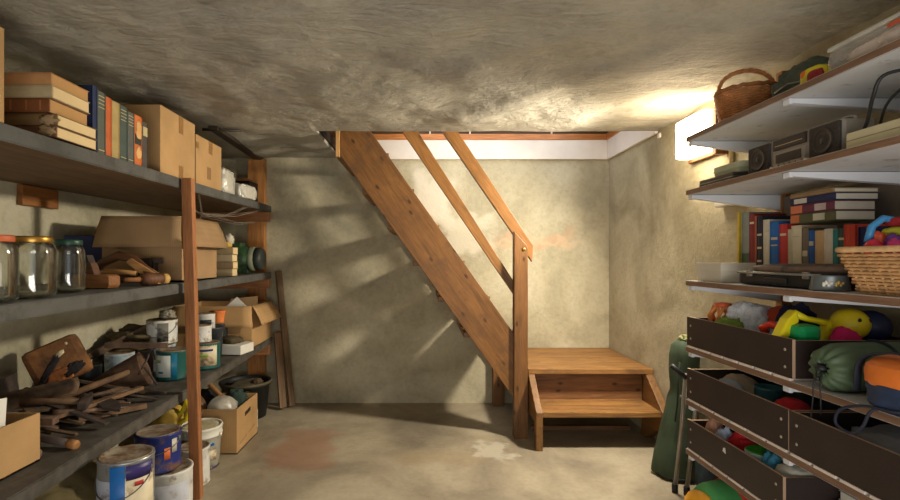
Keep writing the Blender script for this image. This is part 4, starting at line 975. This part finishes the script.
for s_, n_ in ((-1, 'near'), (1, 'far')):
    y_ = s_ * .142
    g = MB().box((-.058, y_ - .055, .010), (-.046, y_ + .055, .10), .006).build('speaker', m_grl, o)
    mm = Matrix.Translation((-.058, y_, .053)) @ Matrix.Rotation(R(-90), 4, 'Y')
    MB().lathe([(.036, 0), (.038, .002), (.036, .0035), (.030, .001), (.012, -.001), (.010, .002), (0, .003)], 28, M=mm).build('speaker_cone', m_rdk, g)
MB().box((-.056, -.07, .008), (-.046, .07, .058), .003).build('cassette_deck', m_sil, o)
MB().box((-.058, -.055, .022), (-.0555, .055, .050), .001).build('cassette_window', m_rdk, o)
MB().box((-.056, -.072, .066), (-.046, .072, .10), .003).build('tuner_panel', m_rdk, o)
for k in range(5): MB().box((-.0585, -.058 + k * .025, .011), (-.0555, -.04 + k * .025, .018), .001).build('key_button', m_steel, o)
MB().box((-.0572, -.06, .078), (-.0555, .06, .080)).build('tuner_line', plain('dial_pale', (196, 170, 130), .5), o)
MB().tube([(0, -.19, .09), (0, -.185, .112), (0, -.17, .116), (0, .17, .116), (0, .185, .112), (0, .19, .09)], .005, 8).build('carry_handle', m_sil, o)
for y_ in (-.075, .075): MB().lathe([(0, 0), (.006, 0), (.006, .010), (0, .011)], 12, M=Matrix.Translation((-.05, y_, .01)) @ Matrix.Rotation(R(-90), 4, 'Y')).build('knob', m_paper, o)
o = thing('beige_case', 'flat beige plastic case lying at the near end of the second shelf', 'case', on(1, 1.30, 1.18))
MB().box((-.145, -.19, 0), (.145, .19, .05), .006).build('lower_shell', plain('beige_plastic', (206, 196, 160), .5, var=.06), o)
MB().box((-.146, -.191, .026), (.146, .191, .028)).build('seam', plain('beige_dark', (150, 138, 108), .5), o)
mb = MB().tube(smooth([(1.24, 1.40, 1.497), (1.21, 1.39, 1.53), (1.17, 1.32, 1.562), (1.14, 1.27, 1.61), (1.14, 1.24, 1.655), (1.18, 1.19, 1.65), (1.26, 1.14, 1.60)]), .0045, 8).tube(smooth([(1.27, 1.41, 1.497), (1.22, 1.34, 1.55), (1.18, 1.27, 1.60), (1.18, 1.20, 1.63), (1.22, 1.10, 1.66)]), .0035, 8)
tag(mb.build('power_cable', m_black), 'black power cable looping over the beige case', 'cable')

# --- eye-level shelf
o = thing('white_carton', 'small white lidded box at the far end of the eye-level shelf', 'box', on(2, 1.215, 2.02))
MB().box((-.065, -.085, 0), (.065, .085, .06), .002).build('box_body', plain('box_white', (206, 198, 180), .7, var=.06), o)
MB().box((-.068, -.088, .042), (.068, .088, .075), .002).build('lid', plain('box_white', (206, 198, 180)), o)
o = thing('suitcase', 'slim black case with a dusty brown top on the eye-level shelf', 'case', on(2, 1.30, 1.625))
MB().box((-.155, -.20, .0), (.155, .20, .05), .016).build('lower_shell', m_black, o)
MB().blob((.150, .195, .020), 2, .04, 2, 4, c=(0, 0, .040), power=.55).build('soft_top', plain('dusty_brown_leather', (112, 90, 74), .6, var=.25, dirt=(60, 50, 46)), o)
MB().tube([(-.16, -.19, .043), (-.16, .19, .043)], .004, 6).build('zipper', m_steel, o)
MB().box((-.164, -.05, .012), (-.154, .05, .03), .004).build('handle', m_black, o)
for y_ in (-.13, .13): MB().box((-.162, y_ - .012, .03), (-.152, y_ + .012, .052), .003).build('latch', m_steel, o)
o = thing('metal_bowl', 'small grey metal bowl with pale and gold figures in front of the black case', 'bowl', on(2, 1.172, 1.445))
MB().lathe([(0, 0), (.046, 0), (.048, .003), (.042, .04), (.043, .044), (.040, .044), (.038, .04), (.042, .006), (0, .006)], 32).build('body', plain('bowl_grey', (110, 116, 118), .4, .4), o)
for a, m in ((215, m_paper), (250, m_gold)):
    mb = MB()
    for q in range(4): mb.blob((.004, .004, .008 - q * .001), 70 + q + a, .3, 2, 2, c=((.0455) * math.cos(R(a + 7 * q)), .0455 * math.sin(R(a + 7 * q)), .012 + .006 * (q % 2)))
    mb.build('figure', m, o)
o = thing('rattan_basket', 'rectangular rattan basket full of wrapped sweets and cloths on the eye-level shelf', 'basket', on(2, 1.275, 1.19))
def rect_pt(f, hx, hy):
    per = 4 * (hx + hy); s_ = (f % 1) * per
    if s_ < 2 * hx: return (-hx + s_, -hy)
    s_ -= 2 * hx
    if s_ < 2 * hy: return (hx, -hy + s_)
    s_ -= 2 * hy
    if s_ < 2 * hx: return (hx - s_, hy)
    return (-hx, hy - (s_ - 2 * hx))
m_rat = plain('rattan', (204, 158, 108), .6, var=.25, scale=40); m_rat2 = plain('rattan_pale', (222, 180, 130), .6, var=.2, scale=40)
mb = MB(); ns = 44; rows = 11; hb = .115
for i in range(rows):
    f = (i + .5) / rows; hx, hy = .125 + .03 * f, .135 + .03 * f; pts = []
    for k in range(ns * 2):
        x, y = rect_pt(k / (ns * 2), hx, hy); L = math.hypot(x, y); s_ = .0035 * (1 if k % 2 == 0 else -1) * (1 if i % 2 else -1)
        nx_ = (1 if x > 0 else -1) if abs(abs(x) - hx) < 1e-6 else 0; ny_ = (1 if y > 0 else -1) if abs(abs(y) - hy) < 1e-6 else 0
        pts.append((x + nx_ * s_, y + ny_ * s_, .006 + (hb - .016) * f))
    mb.tube(pts, .0046, 5, closed=True)
w_ = mb.build('woven_wall', m_rat, o); w_['kind'] = 'stuff'
mb = MB()
for k in range(ns):
    x0, y0 = rect_pt((k + .25) / ns, .123, .133); x1, y1 = rect_pt((k + .25) / ns, .155, .165); mb.tube([(x0, y0, 0), (x1, y1, hb)], .0035, 5)
s_ = mb.build('stakes', m_rat2, o); s_['kind'] = 'stuff'
MB().tube([(*rect_pt(k / 48, .158, .168), hb) for k in range(48)], .008, 7, closed=True).build('rim', m_rat2, o)
MB().box((-.122, -.132, 0), (.122, .132, .006)).build('base', m_rat, o)
zbk = SH[2][0]
def clothing(name, lab, cat, rgb, loc, sz, sd, amp=.2, fold=.22, power=.9, rough=.9, freq=2.2, sub=4, rot=(0, 0, 0), group=None, bump=.35):
    o = MB().blob(sz, sd, amp, freq, sub, fold=fold, power=power).build(name, plain('cloth_%d_%d_%d' % rgb, rgb, rough, bump=bump, bscale=40), loc=loc, rot=rot); return tag(o, lab, cat, group)
for i, (n_, lab, rgb, p, sz) in enumerate((
    ('wrapped_sweet', 'red foil-wrapped sweet at the left of the rattan basket', (204, 40, 64), (-.09, -.05, .085), (.034, .034, .034)),
    ('wrapped_sweet', 'pink foil-wrapped sweet between the red and purple ones', (220, 60, 130), (-.055, -.10, .090), (.026, .026, .03)),
    ('wrapped_sweet', 'shiny purple foil-wrapped sweet in the rattan basket', (112, 60, 150), (-.035, -.07, .085), (.030, .03, .042)),
    ('wrapped_sweet', 'orange-red foil-wrapped sweet on top of the rattan basket', (220, 92, 60), (-.05, -.01, .10), (.034, .034, .038)),
    ('blue_scoop', 'light blue plastic piece at the right of the foil-wrapped sweets', (60, 168, 208), (.02, -.10, .085), (.028, .026, .034)))):
    clothing(n_, lab, 'sweet' if i < 4 else 'toy', rgb, (1.205 + p[0] * .7, 1.30 + p[1] * .6, zbk + p[2] + .008), (sz[0] * .62, sz[1] * .62, sz[2] * .85), 80 + i, .12, .25, 1, .25)
o = MB().tube([(-.05, 0, 0), (-.04, 0, .04), (-.01, 0, .062), (.03, 0, .055), (.055, 0, .02), (.06, 0, -.02)], .009, 8).build('blue_ring', plain('ring_blue', (66, 140, 196), .35), loc=(1.195, 1.29, zbk + .135)); tag(o, 'blue plastic hoop arching over the foil-wrapped sweets', 'hoop')
for i, (lab, rgb, p, sz) in enumerate((('white folded cloth at the bottom of the pile in the rattan basket', (226, 222, 214), (1.255, 1.265, .008), (.07, .06, .066)), ('black folded cloth on the white one in the rattan basket', (42, 44, 52), (1.252, 1.262, .122), (.066, .055, .016)), ('lime yellow folded cloth on the black one in the rattan basket', (206, 206, 60), (1.25, 1.268, .149), (.062, .055, .016)), ('red folded cloth on top of the pile in the rattan basket', (170, 40, 48), (1.256, 1.27, .176), (.06, .05, .015)))):
    clothing('folded_cloth', lab, 'cloth', rgb, (p[0], p[1], zbk + p[2]), sz, 90 + i, .06, .1, .7)
# book row along the wall
def rbook(lab, t, h, rgb, y, x=1.395, lean=0, d=.12, bands=(), br=(210, 200, 170), pic=None):
    book(lab, t - .0015, d, h, rgb, (x, y - t / 2, zbk + .0015), (0, 0, R(-90)), 'books along the wall on the eye-level shelf', m_pagew, bands, br, picture=pic)
rr = [('tall yellow book at the far end of the wall row', .014, .288, (206, 176, 60), (), None, 1.375), ('tall grey-green folder with a green mark beside the yellow book', .05, .285, (140, 146, 138), (), (.15, .4, (60, 92, 70)), 1.385),
      ('dark red book standing in front of the grey-green folder', .034, .275, (132, 44, 46), ((.85, .88),), None, 1.385), ('brown-orange thin book next to the dark red one', .012, .265, (170, 96, 60), (), None, 1.385),
      ('dark navy book with small pale marks in the wall row', .034, .262, (36, 38, 54), ((.1, .13), (.3, .33), (.5, .53), (.7, .73)), None, 1.385), ('cream white book before the bright blue one', .036, .245, (212, 202, 180), ((.8, .83),), None, 1.388),
      ('bright blue book in the wall row', .048, .235, (30, 104, 178), ((.7, .74), (.6, .62)), None, 1.39), ('red book right after the bright blue one', .042, .222, (190, 56, 52), ((.8, .84),), None, 1.392),
      ('narrow beige book after the red one', .018, .20, (196, 180, 150), (), None, 1.394), ('cream paperback with faint bands in the middle of the wall row', .05, .212, (216, 206, 178), ((.8, .82), (.2, .22)), None, 1.394),
      ('grey-brown book beside the cream paperback', .032, .20, (124, 110, 92), ((.5, .6),), None, 1.394), ('slim blue book with a white mark near the tan book', .026, .19, (36, 92, 160), ((.72, .8),), None, 1.394),
      ('tan paperback between the slim blue and the white book', .04, .188, (208, 172, 124), (), None, 1.396), ('off-white book after the tan paperback', .036, .192, (222, 212, 190), ((.4, .42),), None, 1.396),
      ('teal book under the lying stack', .02, .186, (50, 134, 130), (), None, 1.396), ('dark green book beside the teal one', .03, .19, (58, 84, 76), ((.8, .84),), None, 1.396), ('orange-red book standing near the rattan basket', .042, .20, (206, 72, 52), (), None, 1.39), ('dark blue book nearest the viewer, standing behind the rattan basket', .05, .19, (36, 44, 92), (), None, 1.40)]
y = 2.125
for lab, t, h, rgb, bd, pic, x in rr:
    rbook(lab, t, h, rgb, y, x - .045, bands=bd, pic=pic, d=.13); y -= t
RY = y
zs = zbk + .216
for lab, t, d, h, rgb, bd, br, pic in (('olive green thick book at the bottom of the lying stack', .031, .135, .19, (92, 92, 62), ((.55, .8),), (200, 196, 170), (.02, .22, (206, 110, 66))),
        ('purple-red book in the middle of the lying stack', .031, .14, .185, (110, 52, 72), ((.6, .85),), (196, 180, 176), (.02, .3, (214, 120, 84))), ('navy and white book near the top of the lying stack', .023, .145, .19, (44, 50, 84), ((.1, .4),), (214, 206, 190), None),
        ('tan book on top of the lying stack, slightly shorter', .015, .15, .185, (156, 126, 92), (), (90, 80, 70), None)):
    book(lab, t, d, h, rgb, (1.30, 1.775, zs + t / 2), (0, R(90), R(-90)), 'books lying across the wall row', m_pagew, bd, br, picture=pic); zs += t + .0012
# ------------------------------------------------------------------ things in the drawers
zd1, zd2, zd3 = .8275 + .016, .6025 + .016, .3925 + .016
def ball(name, lab, cat, rgb, loc, r, m=None, squash=.95):
    o = thing(name, lab, cat, loc)
    MB().lathe([(r * math.sin(math.pi * k / 20), r * squash * (1 - math.cos(math.pi * k / 20))) for k in range(21)], 28).build('ball_body', m or plain('ball_%d_%d_%d' % rgb, rgb, .45, var=.08, bump=.08), o)
    return o
# uppermost drawer
o = thing('lattice_toy', 'small orange lattice toy at the far end of the uppermost drawer', 'toy', (1.225, 2.05, zd1 + .04), (0, 0, R(15)))
ml = plain('lattice_orange', (226, 142, 76), .4)
mb = MB()
for k in range(6):
    a = k * math.pi / 3; mb.tube([(.045 * math.cos(a), .045 * math.sin(a), .03), (.052 * math.cos(a + .5), .052 * math.sin(a + .5), .085), (.03 * math.cos(a + 1), .03 * math.sin(a + 1), .125)], .006, 6).tube([(.045 * math.cos(a), .045 * math.sin(a), .03), (.052 * math.cos(a - .5), .052 * math.sin(a - .5), .085), (.03 * math.cos(a - 1), .03 * math.sin(a - 1), .125)], .006, 6)
mb.build('lattice', ml, o); MB().lathe([(0, .0), (.046, 0), (.048, .03), (0, .035)], 16).build('cup', ml, o)
MB().lathe([(0, .12), (.032, .12), (.034, .135), (0, .14)], 16).build('top_knob', plain('lattice_red', (226, 104, 64), .4), o)
o = MB().tube([(0, 0, 0), (.004, .01, .05), (-.002, .02, .12), (.002, .02, .17)], [.004, .004, .006, .009], 8).build('white_brush', m_paper, loc=(1.36, 2.06, zd1)); tag(o, 'thin white stick standing up at the back of the uppermost drawer', 'stick')
t = NT('white_mesh'); v = t.map(); t.color(t.ramp(t.noise(v, 14), [(.3, lin((214, 218, 226))), (.7, lin((226, 228, 230)))])); t.set(.6)
w_ = t.n.new('ShaderNodeTexVoronoi'); w_.inputs['Scale'].default_value = 130; t.l.new(v, w_.inputs['Vector'])
t.l.new(t.ramp(w_.outputs['Distance'], [(.28, (.8, .8, .8)), (.42, (1, 1, 1))]), t.b.inputs['Alpha'])
o = MB().blob((.10, .095, .105), 7, .16, 2.0, 5, fold=.15).build('mesh_bag', t.m, loc=(1.29, 1.965, zd1), rot=(0, 0, R(20))); tag(o, 'white mesh bag heaped in the uppermost drawer', 'bag')
clothing('filled_cloth', 'blue-grey bundle inside the white mesh bag', 'bundle', (124, 140, 168), (1.29, 1.96, zd1), (.075, .07, .075), 5)
clothing('green_cloth', 'lime green cloth beside the lattice toy', 'cloth', (120, 148, 60), (1.185, 1.95, zd1), (.035, .08, .075), 6)
o = ball('orange_ball', 'dark orange ball behind the yellow and green toy', 'ball', (206, 78, 34), (1.36, 1.895, zd1 + .05), .068)
clothing('navy_cloth', 'navy cloth between the orange ball and the toy in the uppermost drawer', 'cloth', (40, 44, 78), (1.32, 1.77, zd1), (.06, .06, .11), 41)
o = thing('toy_blaster', 'yellow and green plastic toy with a long bent arm', 'toy', (1.235, 1.615, zd1 + .105), (0, 0, R(8)))
o.scale = (.9, .9, .9)
my = plain('toy_yellow', (224, 206, 30), .35, var=.05, bump=.03); mg = plain('toy_green', (20, 146, 84), .35, var=.05, bump=.03)
MB().prism([(-.13, .0), (-.09, .07), (-.055, .10), (-.045, .06), (-.09, .0)], -.02, .02, 'Y', .008).build('grip', my, o)
MB().tube([(-.05, 0, .085), (.0, 0, .065), (.05, 0, .055), (.10, 0, .045)], [.014, .011, .011, .015], 10).build('arm', my, o)
MB().box((-.085, -.06, -.015), (.005, .015, .05), .022).build('green_body', mg, o)
MB().prism([(.085, .06), (.13, .045), (.12, .0), (.06, -.02), (.02, -.03), (.06, .015)], -.02, .02, 'Y', .008).build('yellow_tail', my, o)
o = thing('red_hook', 'red curved handle sticking up at the near corner of the uppermost drawer', 'handle', (1.185, 1.60, zd1))
MB().tube([(-.0, .12, .09), (-.018, .125, .12), (-.005, .10, .135), (.005, .06, .125), (.01, .02, .11), (.015, -.015, .085), (.015, -.03, .04)], [.012, .014, .013, .012, .012, .012, .012], 10).build('handle_bar', plain('hook_red', (222, 62, 40), .35, var=.06), o)
MB().tube([(-.0, .12, .092), (.014, .115, .075), (.02, .09, .08)], .010, 8).build('tip', plain('hook_red', (222, 62, 40)), o)
clothing('checked_cloth', 'pale blue and white cloth under the red curved handle', 'cloth', (170, 176, 196), (1.20, 1.66, zd1), (.03, .07, .085), 43)
o = ball('smiling_ball', 'bright yellow foam ball with a black eye spot in the uppermost drawer', 'ball', (214, 190, 30), (1.362, 1.60, zd1 + .098), .053)
for q, (dx, dz) in enumerate(((-.01, .068), (.028, .066))):
    p = Vector((dx, -.0, dz - .0504)); yy = -math.sqrt(.053 ** 2 - p.x ** 2 - p.z ** 2)
    MB().lathe([(0, .002), (.005, .0015), (.0065, 0)], 14, M=Matrix.Translation((dx, yy, dz)) @ Matrix.Rotation(R(90), 4, 'X')).build('eye_spot', m_black, o)
clothing('magenta_cloth', 'magenta soft toy in front of the yellow ball', 'soft toy', (206, 34, 100), (1.325, 1.572, zd1 + .03), (.045, .03, .065), 44, .1, .1)
ball('navy_ball', 'dark navy ball at the back of the uppermost drawer', 'ball', (32, 40, 70), (1.435, 1.61, zd1 + .085), .056)
clothing('dark_cover', 'dark cloth lining the near half of the uppermost drawer under the toys', 'cloth', (58, 56, 58), (1.32, 1.66, zd1), (.15, .11, .055), 45, .08, .1, .6)

# sleeping bag roll on the shelf, beside the drawer
o = thing('sleeping_bag', 'rolled dark green sleeping bag with a drawstring end on the white shelf', 'sleeping bag', (1.13, 1.405, SH[3][0] + .0665), (0, 0, R(8)))
def roll_fn(pr, pleat):
    mb = MB(); seg = 64; rings = []
    for i, (x, r) in enumerate(pr):
        ring = []
        for k in range(seg):
            a = 2 * math.pi * k / seg; q = r * (1 + pleat[i] * math.sin(a * 11 + math.sin(a * 3))) * (1 + .02 * noise.noise(Vector((x * 20, math.cos(a) * 2, math.sin(a) * 2))))
            z = q * math.sin(a); z = max(z, -.0655); ring.append(mb.bm.verts.new((x, q * math.cos(a), z)))
        rings.append(ring)
    for A_, B_ in zip(rings, rings[1:]):
        for k in range(seg):
            f = mb.bm.faces.new((A_[k], B_[k], B_[(k + 1) % seg], A_[(k + 1) % seg])); f.smooth = True
    mb.bm.faces.new(rings[0]); mb.bm.faces.new(rings[-1][::-1]); return mb
roll_fn([(.02, .012), (-.012, .016), (-.018, .025), (-.010, .042), (.008, .058), (.03, .066), (.07, .068), (.15, .069), (.25, .068), (.36, .067), (.375, .05)], [.1, .25, .22, .14, .07, .03, .01, 0, 0, 0, 0]).build('bag_cover', plain('sleeping_bag_green', (78, 96, 70), .55, var=.12, bump=.2, bscale=35), o)
pts = [(.165, .0715 * math.cos(2 * math.pi * k / 30), max(.0715 * math.sin(2 * math.pi * k / 30), -.064)) for k in range(30)]
MB().tube(pts, .005, 6, closed=True).build('strap', plain('strap_navy', (34, 38, 52), .7), o)
for k in range(2): MB().tube([(-.02, -.004 + .012 * k, -.005), (-.028, -.008 + .02 * k, -.05), (-.03, -.012 + .024 * k, -.09), (-.027, -.010 + .03 * k, -.125 - .02 * k)], .0022, 6).build('drawstring', m_black, o)
MB().lathe([(0, -.008), (.006, -.006), (.006, .006), (0, .008)], 10, c=(-.024, .003, -.03)).build('toggle', m_black, o)
MB().lathe([(0, .012), (.012, .008), (.016, 0), (.012, -.006), (0, -.008)], 16, c=(-.016, 0, 0)).build('opening_dark', m_black, o)  # solid black piece stands in for the shade inside the gathered end
o = thing('orange_pack', 'orange and dark blue stuff bag with straps on the white shelf at the frame edge', 'bag', (1.25, 1.205, SH[3][0] + .0015), (0, 0, R(5)))
MB().blob((.15, .095, .052), 51, .05, 1.8, 5, power=.65, fold=.05).build('blue_base', plain('pack_navy', (40, 56, 84), .6, bump=.3, bscale=30), o)
MB().blob((.142, .096, .05), 52, .02, 1.8, 5, c=(-.004, .003, .048), power=.6, fold=.03).build('orange_cover', plain('pack_orange', (222, 118, 44), .55, var=.1, bump=.3, bscale=30), o)
for x_ in (-.125, .02): MB().sheet(12, 1, lambda u, v, x_=x_: (x_ + .02 * v, -.106 * math.cos(u * math.pi), .03 + .114 * math.sin(u * math.pi) ** .45), .003).build('strap', plain('strap_navy', (34, 38, 52)), o)
MB().tube(smooth([(-.12, -.05, .02), (-.15, -.02, .012), (-.155, .05, .007), (-.158, .11, -.02), (-.156, .125, -.06), (-.156, .085, -.072), (-.158, .05, -.045), (-.156, .03, .0), (-.135, .01, .010)]), .004, 6).build('hanging_strap', plain('strap_navy', (34, 38, 52)), o)

# middle drawers
clothing('beige_shoe', 'beige cloth shoe at the far end of the middle drawer', 'shoe', (196, 176, 144), (1.26, 1.99, zd2), (.06, .10, .068), 61, .08, .06)
clothing('white_shoe', 'white and blue trainer in front of the beige shoe', 'shoe', (176, 186, 200), (1.19, 1.94, zd2), (.035, .08, .066), 62, .08, .06)
o = can('teal tin mug behind the white trainer in the middle drawer', .045, .115, (1.26, 1.83, zd2), plain('mug_teal', (60, 108, 114), .4), 0, cup=True, name='mug', cat='mug')
clothing('dark_cloth', 'dark cloth bundled beside the teal mug', 'cloth', (44, 50, 50), (1.32, 1.75, zd2), (.07, .07, .062), 63)
clothing('red_hat', 'bright red soft hat near the drawer divider', 'hat', (200, 40, 50), (1.215, 1.645, zd2), (.055, .07, .07), 64, .06, .06)
clothing('dark_jacket', 'black jacket folded behind the red hat', 'jacket', (36, 38, 42), (1.37, 1.64, zd2), (.09, .085, .065), 65)
clothing('grey_blanket', 'grey folded blanket in the nearer middle drawer', 'blanket', (124, 124, 126), (1.30, 1.30, zd2), (.13, .14, .07), 66, .1, .22, .7)
clothing('blue_blanket', 'blue-grey cloth in front of the grey blanket', 'cloth', (112, 132, 160), (1.225, 1.17, zd2), (.07, .09, .066), 67, .1, .22, .8)
# lowest drawer
clothing('pink_doll', 'pinkish soft bundle at the far end of the lowest drawer', 'soft toy', (206, 158, 130), (1.195, 2.055, zd3), (.035, .045, .075), 71, .12, .12)
clothing('striped_cloth', 'pale blue and white cloth beside the pinkish bundle', 'cloth', (176, 190, 214), (1.19, 1.98, zd3), (.03, .04, .07), 72)
clothing('red_shirt', 'red garment heaped in the lowest drawer', 'garment', (190, 32, 42), (1.235, 1.91, zd3), (.07, .07, .074), 73)
clothing('dark_shoe', 'dark shoe behind the red garment', 'shoe', (58, 64, 62), (1.29, 1.83, zd3), (.05, .06, .08), 74, .08, .05)
o = can('round green-lidded tub in the lowest drawer', .055, .105, (1.21, 1.785, zd3), plain('tub_pale', (190, 206, 210), .4), 0, lid=plain('tub_green', (60, 170, 50), .4), name='tub', cat='tub')
o = can('round olive-lidded tub next to the green-lidded one', .05, .10, (1.29, 1.72, zd3), plain('tub_grey', (150, 156, 150), .4), 0, lid=plain('tub_olive', (132, 116, 40), .4), name='tub', cat='tub')
clothing('blue_box_cloth', 'blue cloth wedged beside the pale folded towel', 'cloth', (60, 130, 160), (1.185, 1.70, zd3), (.03, .035, .075), 75)
clothing('pale_towel', 'pale grey folded towel at the near end of the lowest drawer', 'towel', (186, 184, 172), (1.215, 1.625, zd3), (.06, .05, .07), 76, .05, .08, .6)
o = MB().blob((.02, .04, .05), 77, .1, 2, 3, power=.6).build('white_packet', m_paper, loc=(1.235, 1.70, zd3 + .055)); tag(o, 'small white packet standing behind the blue cloth', 'packet')
# under the rack
o = thing('toy_cushion', 'red cushion with a green and yellow end lying on the floor under the rack', 'cushion', (1.29, 2.02, .001), (0, 0, R(-80)))
o.scale = (1.3, 1.15, 1.45)
ax = Matrix.Translation((0, 0, .105)) @ Matrix.Rotation(R(90), 4, 'X')
MB().lathe([(0, .16), (.08, .155), (.10, .12), (.105, .06), (.105, 0), (0, 0)], 28, M=ax).build('green_end', plain('cushion_green', (70, 150, 84), .6), o)
MB().lathe([(0, .185), (.06, .182), (.084, .165), (.08, .15), (0, .15)], 24, M=ax).build('yellow_cap', plain('cushion_yellow', (226, 160, 40), .6), o)
MB().lathe([(.106, .07), (.108, .04), (.106, -.11), (.09, -.13), (0, -.135)], 28, M=ax).build('red_body', plain('cushion_red', (206, 72, 56), .7, bump=.3), o)
clothing('red_cushion', 'plain red cushion slumped beside the toy cushion under the rack', 'cushion', (196, 66, 58), (1.27, 1.76, .001), (.12, .11, .165), 78, .06, .06, .75)
clothing('dark_bag', 'dark blue bag lying on the floor behind the folded tubes', 'bag', (44, 60, 72), (1.42, 2.42, .001), (.085, .10, .17), 79, .1, .12, .8)
for i, (lab, rgb, z) in enumerate((('blue picture book at the bottom of the flat pile on the lowest shelf', (70, 130, 170), .10), ('pale magazine in the flat pile on the lowest shelf', (190, 190, 180), .125), ('light grey folder on top of the flat pile on the lowest shelf', (160, 164, 168), .148))):
    book(lab, .03, .22, .24, rgb, (1.24 + .02 * i, 1.30 + .012 * i, SH[5][0] + .018 + .0315 * i), (0, R(90), 0), 'flat books on the lowest shelf by the drawer', m_pagew)

# ------------------------------------------------------------------ folding camp bed tubes and green bag by the rack
o = thing('camping_bag', 'slouching dark green canvas bag against the right wall beside the rack', 'bag', (1.42, 2.78, .001)); o.scale = (.76, .8, .97)
mgc = plain('canvas_green', (56, 70, 50), .75, var=.2, bump=.35, bscale=30)
mb = MB(); rings = []; seg = 48
for z, cx_, rx_, ry_ in ((0, -.02, .13, .13), (.02, -.025, .155, .15), (.06, -.022, .156, .15), (.12, -.02, .15, .15), (.17, -.012, .142, .145), (.22, -.008, .13, .14), (.28, .0, .12, .13), (.33, .008, .112, .125), (.38, .015, .102, .115), (.44, .02, .095, .11), (.48, .022, .082, .10), (.52, .025, .088, .10), (.56, .03, .096, .102), (.60, .03, .095, .10), (.68, .035, .10, .10), (.74, .04, .09, .09), (.77, .04, .05, .05)):
    rings.append([mb.bm.verts.new((cx_ + rx_ * math.cos(2 * math.pi * k / seg) * (1 + .05 * math.sin(5 * 2 * math.pi * k / seg + z * 9) + .16 * noise.noise(Vector((math.cos(2 * math.pi * k / seg) * 1.6, math.sin(2 * math.pi * k / seg) * 1.6, z * 7)))), ry_ * math.sin(2 * math.pi * k / seg) * (1 + .04 * math.sin(4 * 2 * math.pi * k / seg + z * 7)), z)) for k in range(seg)])
for A_, B_ in zip(rings, rings[1:]):
    for k in range(seg):
        f = mb.bm.faces.new((A_[k], A_[(k + 1) % seg], B_[(k + 1) % seg], B_[k])); f.smooth = True
mb.bm.faces.new(rings[0][::-1]); mb.bm.faces.new(rings[-1]); mb.build('bag_body', mgc, o)
MB().tube([(-.02 + .155 * math.cos(2 * math.pi * k / 28), .152 * math.sin(2 * math.pi * k / 28), .022) for k in range(28)], .005, 6, closed=True).build('piping', m_black, o)
MB().blob((.04, .04, .02), 91, .5, 2.8, 4, c=(.04, 0, .765), fold=.5).build('tied_top', plain('cord_olive', (150, 150, 100), .8), o)
MB().tube([(-.085, -.1, .33), (-.07, -.105, .44), (-.065, -.10, .54), (-.05, -.095, .66)], .006, 6).build('strap', plain('canvas_dark', (40, 48, 40), .8), o)
o = thing('folded_tube_frame', 'two grey steel tubes of a folded camp frame leaning beside the green bag', 'frame', (1.305, 2.57, .001))
mt = plain('tube_grey', (150, 144, 134), .35, .6)
for k, (dx, dy) in enumerate(((-.015, .0), (.03, -.03))):
    tb = MB().tube([(dx, dy, .02), (dx + .02, dy - .03, .35), (dx + .035, dy - .04, .62 - .05 * k)], .0105, 10).build('tube', mt, o)
    MB().lathe([(0, 0), (.015, 0), (.015, .04), (.011, .045), (0, .045)], 14, c=(dx, dy, 0)).build('foot', m_black, tb)
MB().tube([(-.05, -.03, .66), (-.02, -.04, .63), (.02, -.045, .60)], .013, 8).build('handle_end', m_black, o)
MB().tube([(.0, -.02, .5), (.06, -.04, .5)], .006, 8).build('cross_bar', mt, o)
